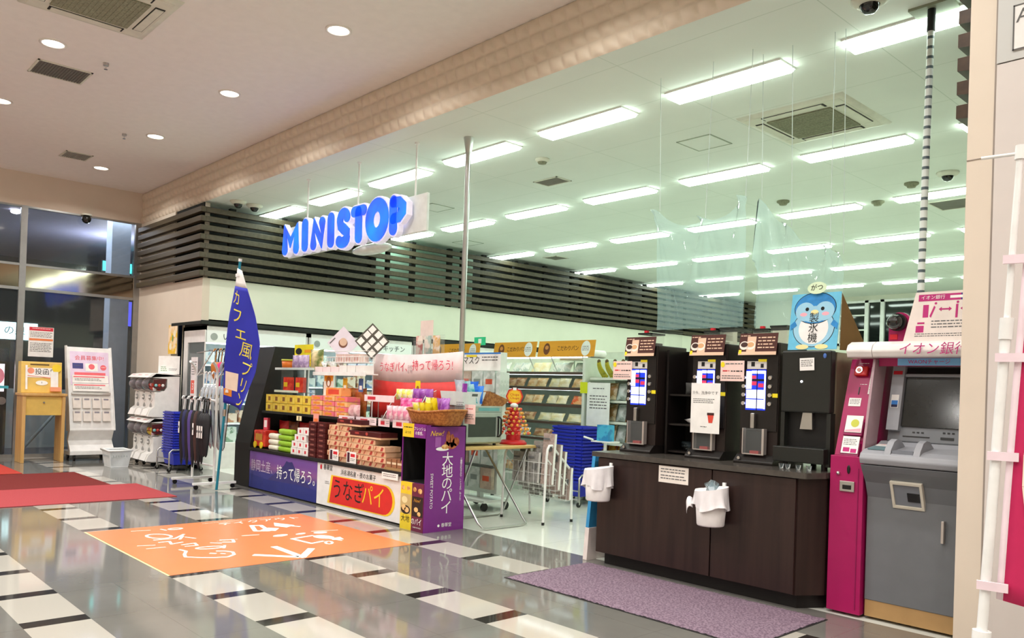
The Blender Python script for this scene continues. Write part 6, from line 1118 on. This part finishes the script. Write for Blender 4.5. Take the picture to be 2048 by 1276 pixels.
BG = [M('bread_'+n, c, .4, two=d, scale=s_) for n, c, d, s_ in (('white', 'e4e8e0', 'b8c8c0', 16), ('bun', 'd8b078', 'e8d4a8', 12), ('brown', 'a87850', 'd4b488', 12), ('orange', 'd86030', 'f0b880', 10), ('cream', 'e8dca8', 'f0ecd0', 9))]; BN = ('white', 'golden', 'brown', 'orange', 'cream')
plan = [(1.73, 15, (0, 0, 4, 0), .20, .16), (1.51, 14, (1, 4, 1, 2), .22, .15), (1.27, 13, (3, 4, 1, 0), .2, .14), (1.02, 11, (4, 4, 2, 1), .27, .13), (.78, 10, (1, 2, 0, 4), .28, .13), (.24, 8, (4, 1, 2, 1), .3, .15)]
RN = ('top', 'second', 'third', 'fourth', 'fifth', 'bottom')
for r, (z, n, ks, w_, h) in enumerate(plan):
    for i in range(n):
        x = bx1-.16-i*(3.5/n)*.92
        if x < -10.6: continue
        k = ks[(i//2) % 4]; pouch('bread_pack', f'{BN[k]} packed bread, {ORD[i]} from the white end panel on the {RN[r]} shelf', 'bread', 'packed breads on the bread shelf', x, 8.47+.05*(i % 2), z+.001, w_, .12, h, BG[k], rx=-.5, seed=(i % 3)+r*3)
OS = wood('orange_sign', 'e0a020', 'd89818', .5, (10, 1, 1)); n = 0
for x0, x1, lab in ((-10.85, -9.65, 'leftmost, partly behind the tall pole'), (-9.30, -8.38, 'second, above the bread shelf middle'), (-8.33, -7.25, 'third, nearest the coffee machines')):
    w_ = x1-x0; F = frame(((x0+x1)/2, 8.24, 2.06), X_, (0, .15, 1)); o = MB(OS).at(F).b(-w_/2, w_/2, -.115, .115, -.01, 0).build('bread_sign', None); tag(o, f'orange bread sign, {lab}', 'sign', 'orange bread signs'); q = MB(M('bread_icon_brown', '6a3c14', .6)).at(F); q.disc((-w_/2+.17, .0), .065, .085, z=.001); q.use(M('bread_icon_light', 'c88840', .6)).disc((-w_/2+.17, .02), .035, .03, z=.0015); q.use(INK).text('こだわりパン', .082, .04, .0, .002, sx=.85); q.use(M('sign_white_oval', 'e8efe8', .6)).disc((w_/2-.16, .0), .085, .105, z=.002); q.use(INKG).scrib(w_/2-.22, .03, .12, 3, .025, .003); q.build('print', o)
    MB(STEEL).cyl(((x0+x1)/2-.3, 8.4, 1.73), ((x0+x1)/2-.3, 8.26, 1.96), .008).cyl(((x0+x1)/2+.3, 8.4, 1.73), ((x0+x1)/2+.3, 8.26, 1.96), .008).build('bracket', o)
t = T('rolled_goods_tray', 'white tray of white rolled packs on top of the bread shelf end', 'tray', (-7.55, 8.5, 1.93)); MB(SW_).b(-7.95, -7.35, 8.3, 8.6, 1.90, 1.93).build('tray', t); 
for i in range(5): tag(MB(WHITE).cyl((-7.88+.12*i, 8.3, 1.989), (-7.88+.12*i, 8.6, 1.989), .058, n=14).build('white_roll'), f'white rolled pack, {ORD[i]} from the left in the tray over the bread shelf', 'roll', 'white rolls over the bread shelf')
q = MB(SW_).cyl((-7.9, 8.55, 1.73), (-7.9, 8.55, 1.90), .01).cyl((-7.4, 8.55, 1.73), (-7.4, 8.55, 1.90), .01); q.build('post', t)
# end shelf with snack bags and bananas, seen between baskets and machines
t = T('end_shelf', 'white end shelf of snack bags just left of the coffee machines', 'display shelf', (-6.75, 8.4, 0)); ex0, ex1 = -7.30, -6.2
MB(SW_).b(ex0, ex1, 8.75, 8.80, 0, 1.85).b(ex0, ex0+.03, 8.2, 8.8, 0, 1.6).build('back', t); EZ = (.52, .80, 1.08, 1.36, 1.66)
for z in EZ: MB(SW_).b(ex0, ex1, 8.22, 8.75, z-.03, z).build('shelf', t)
SB_ = [M('snack_foil_'+n, c, .25, two=d, scale=9) for n, c, d in (('silver', 'c8d4d4', '8a9894'), ('brown', 'a07848', 'd8c8a8'), ('gold', 'c8922c', 'a03020'))]
for r, z in enumerate(EZ[:4]):
    for i in range(6): pouch('snack_bag', f'silver and brown snack bag, {ORD[i]} from the left on the {["lowest","second lowest","third lowest","highest"][r]} end shelf', 'snack bag', 'snack bags on the end shelf', ex0+.13+.165*i, 8.36, z+.001, .16, .09, .24, SB_[2 if r == 0 else (i % 2)], rx=-.25, seed=i % 3)
BA = M('banana_yellow', 'b4ac2c', .45, two='8c8a24', scale=10)
for i in range(5):
    pts = [(-7.2+.14*i+.0, 8.42-.14*sin(a)*1, 1.67+.19*a/1.6) for a in [1.6*k/7 for k in range(8)]]; t = T('banana_bunch', f'bunch of bananas, {ORD[i]} from the left on top of the end shelf', 'bananas', (-7.2+.14*i, 8.36, 1.661), 'bananas on the end shelf'); q = MB(BA)
    for d in (-.035, 0, .035): q.tube([(x+d*(1-.8*k/7), y, z+.01) for k, (x, y, z) in enumerate(pts)], .02, 8)
    q.build('fruit', t); MB(M('banana_stem', '5a4a28', .7)).ell((pts[-1][0], pts[-1][1], pts[-1][2]+.02), (.025, .025, .03)).build('stem', t)
sheet('notice_sheet', 'white notice with grey print hanging on the white shelf end', 'notice', (-7.08, 8.15, 1.30), X_, Z_, .40, .58, M('notice_white', 'e8eee8', .6), [('s', INKG, -.1, .22, .2, 1, .035), ('s', INKG, -.15, .12, .3, 5, .04)]); sheet('yellow_dot_card', 'round lime sticker card on the bread shelf end panel', 'sticker', (-7.34, 8.145, 1.52), X_, Z_, .13, .15, M('lime_card', 'd4e020', .6)); 
t = T('sanitiser_box', 'blue box with a dispenser bottle right of the tall basket stack', 'box', (-6.55, 7.7, .85)); MB(M('box_cyan', '48b0d8', .4, two='3088c0', scale=9)).b(-6.64, -6.46, 7.64, 7.76, .86, 1.06).build('box', t); MB(WHITE).b(-6.7, -6.4, 7.6, 7.8, .845, .86).cyl((-6.55, 7.7, 0), (-6.55, 7.7, .845), .02).cyl((-6.55, 7.7, 0), (-6.55, 7.7, .02), .14).build('stand', t); MB(WHITE).cyl((-6.66, 7.6, .87), (-6.80, 7.58, .90), .012).build('nozzle', t)
# blue and white standing board at the counter's left end
t = T('standing_board', 'narrow blue and white standing board at the counter left end', 'sign board', (-4.72, 5.5, 0)); q = MB(M('board_cyan', '3a98d0', .45)).prism([(5.30, .28), (5.72, .28), (5.70, .9), (5.36, .9)], -4.70, -4.665, 'x'); q.use(M('board_pale', 'e8dcd8', .5)).prism([(5.28, 0), (5.74, 0), (5.72, .28), (5.30, .28)], -4.705, -4.66, 'x'); q.build('panel', t, bev=.004)
# ---------------------------------------------------------------- open chilled cases along the side wall
FW = M('case_white', 'ece8e4', .4); FI = M('case_interior', 'e4f2f4', .4); LG = M('case_light', 'f0fcff', .4, emit=3.2, var=0); SGN = M('case_sign', 'e8ece8', .4, emit=.12, var=0)
CG = film('case_glass', 'b8c4c4', .30, .25); GREY = M('case_grey', '9a9c98', .4, .3)
units = [(5.26, 7.10, 'nearest the corridor', ('いつもの', None)), (7.14, 9.4, 'second from the corridor', ('100円', 'やみつきキッチン')), (9.44, 11.7, 'third from the corridor', ('一食食べる', None)), (11.74, 14.0, 'farthest from the corridor', ('一食食べる', None))]
GOOD = [M('good_'+c, c, .4, two=d, scale=16) for c, d in (('e8f0f4', 'a0b8c8'), ('d8e8e0', '88a890'), ('f0e0d0', 'c09070'), ('e0e0f0', '6888b8'))]
for ui, (y0, y1, where, sg) in enumerate(units):
    t = T('chilled_case', f'open white chilled case {where} along the side wall', 'chilled case', (-13.45, (y0+y1)/2, 0), 'chilled cases along the side wall'); xf, xb = -13.02, -13.95
    MB(FI).b(xb, xb+.05, y0, y1, .1, 2.3).build('back', t); MB(FW).b(xb, xf, y0, y1, .0, .42).build('base', t); MB(FW).b(xb, xf, y0, y1, 2.27, 2.335).build('top', t)
    MB(SGN).b(xf-.03, xf, y0+.02, y1-.02, 2.07, 2.27).build('lit_sign', t); MB(LG).b(xf-.12, xf-.05, y0+.05, y1-.05, 2.05, 2.068).build('lamp', t)
    for z in (.75, 1.08, 1.4, 1.72): MB(FI).b(xb+.05, xf-.12-.0*z, y0+.03, y1-.03, z-.02, z).use(LG).b(xf-.2, xf-.17, y0+.06, y1-.06, z-.03, z-.021).build('shelf', t)
    for y in (y0, y1-.03):
        q = MB(FW); q.b(xb, xf+.0, y, y+.03, 0, .5).b(xb, xf, y, y+.03, 2.07, 2.335).b(xb, xb+.22, y, y+.03, .5, 2.07).b(xf-.03, xf, y+.008, y+.02, .5, 2.07); q.build('end_frame', t); MB(CG).b(xb+.22, xf-.03, y+.008, y+.014, .5, 2.07).build('end_glass', t)
    q = MB(M('sign_grey_print', '3c4440', .6))
    for i, s_ in enumerate(sg):
        if s_: yy = y0+.45+i*1.0; q.at(frame((xf+.003, yy, 2.165), Y_, Z_)); q.text(s_, .13, .1, 0, .002)
    q.at(frame((xf+.003, y0+.15, 2.165), Y_, Z_)); q.use(M('pale_sign_icon', 'a8b0ac', .6)).disc((0, 0), .06, z=.001); q.build('sign_lettering', t)
    for si, z in enumerate((.42, .75, 1.08, 1.4, 1.72)):
        for k in range(int((y1-y0-.1)/.21)):
            y = y0+.16+.21*k; h = .15+.05*((k+si) % 3); pack('chilled_pack', f'chilled pack, {ORD[k]} from the front, {("base","lowest","middle","upper","highest")[si]} shelf, {("first","second","third","farthest")[ui]} case', 'food pack', 'chilled packs in the cases', -13.28, y, z+.001, .17, .17, h, GOOD[(k//2+si+ui) % 4])
sheet('case_poster', 'red and white price posters on the chilled case end glass', 'poster', (-13.42, 5.262, 1.45), X_, Z_, .28, .75, M('poster_white_soft', 'f0e8e8', .6), [('r', M('poster_red_soft', 'e86858', .6), 0, -.12, .24, .22), ('r', M('poster_red_soft'), 0, -.3, .24, .06), ('t', WINK, '37', .16, 0, -.12), ('s', INKG, -.1, .3, .2, 6, .04)])
sheet('exit_card', 'small green card above the bread shelf by the tall pole', 'card', (-10.6, 9.06, 2.28), X_, Z_, .3, .14, M('card_green', '30c890', .5), [('r', WINK, 0, 0, .08, .08)]); MB(STEEL).cyl((-10.6, 9.065, 2.05), (-10.6, 9.065, 2.22), .006).build('stem', bpy.data.objects['exit_card'])
# low dark grocery shelves seen deep between the display goods
t = T('grocery_shelf', 'dark backed grocery shelf behind the red display board', 'display shelf', (-9.6, 7.4, 0)); MB(M('shelf_black', '202422', .5)).b(-10.9, -8.3, 7.38, 7.44, 0, 1.75).build('back', t)
for z in (.3, .75, 1.15, 1.5): MB(SW_).b(-10.9, -8.3, 7.02, 7.38, z-.03, z).build('shelf', t)
MB(SW_).b(-10.9, -8.3, 7.0, 7.38, 0, .12).build('base', t)
for r, z in enumerate((1.15, 1.5)):
    for k in range(12): pack('grocery_pack', f'grocery pack, {ORD[k]} from the left on the {["lower","upper"][r]} row behind the display', 'grocery pack', 'grocery packs behind the display', -10.78+.215*k, 7.15, z+.001, .19, .15, .2, [GOOD[k % 4], M('pack_dark', '2a2e34', .4), M('pack_blue', '3a68a8', .4), GOOD[(k+1) % 4]][k % 4])
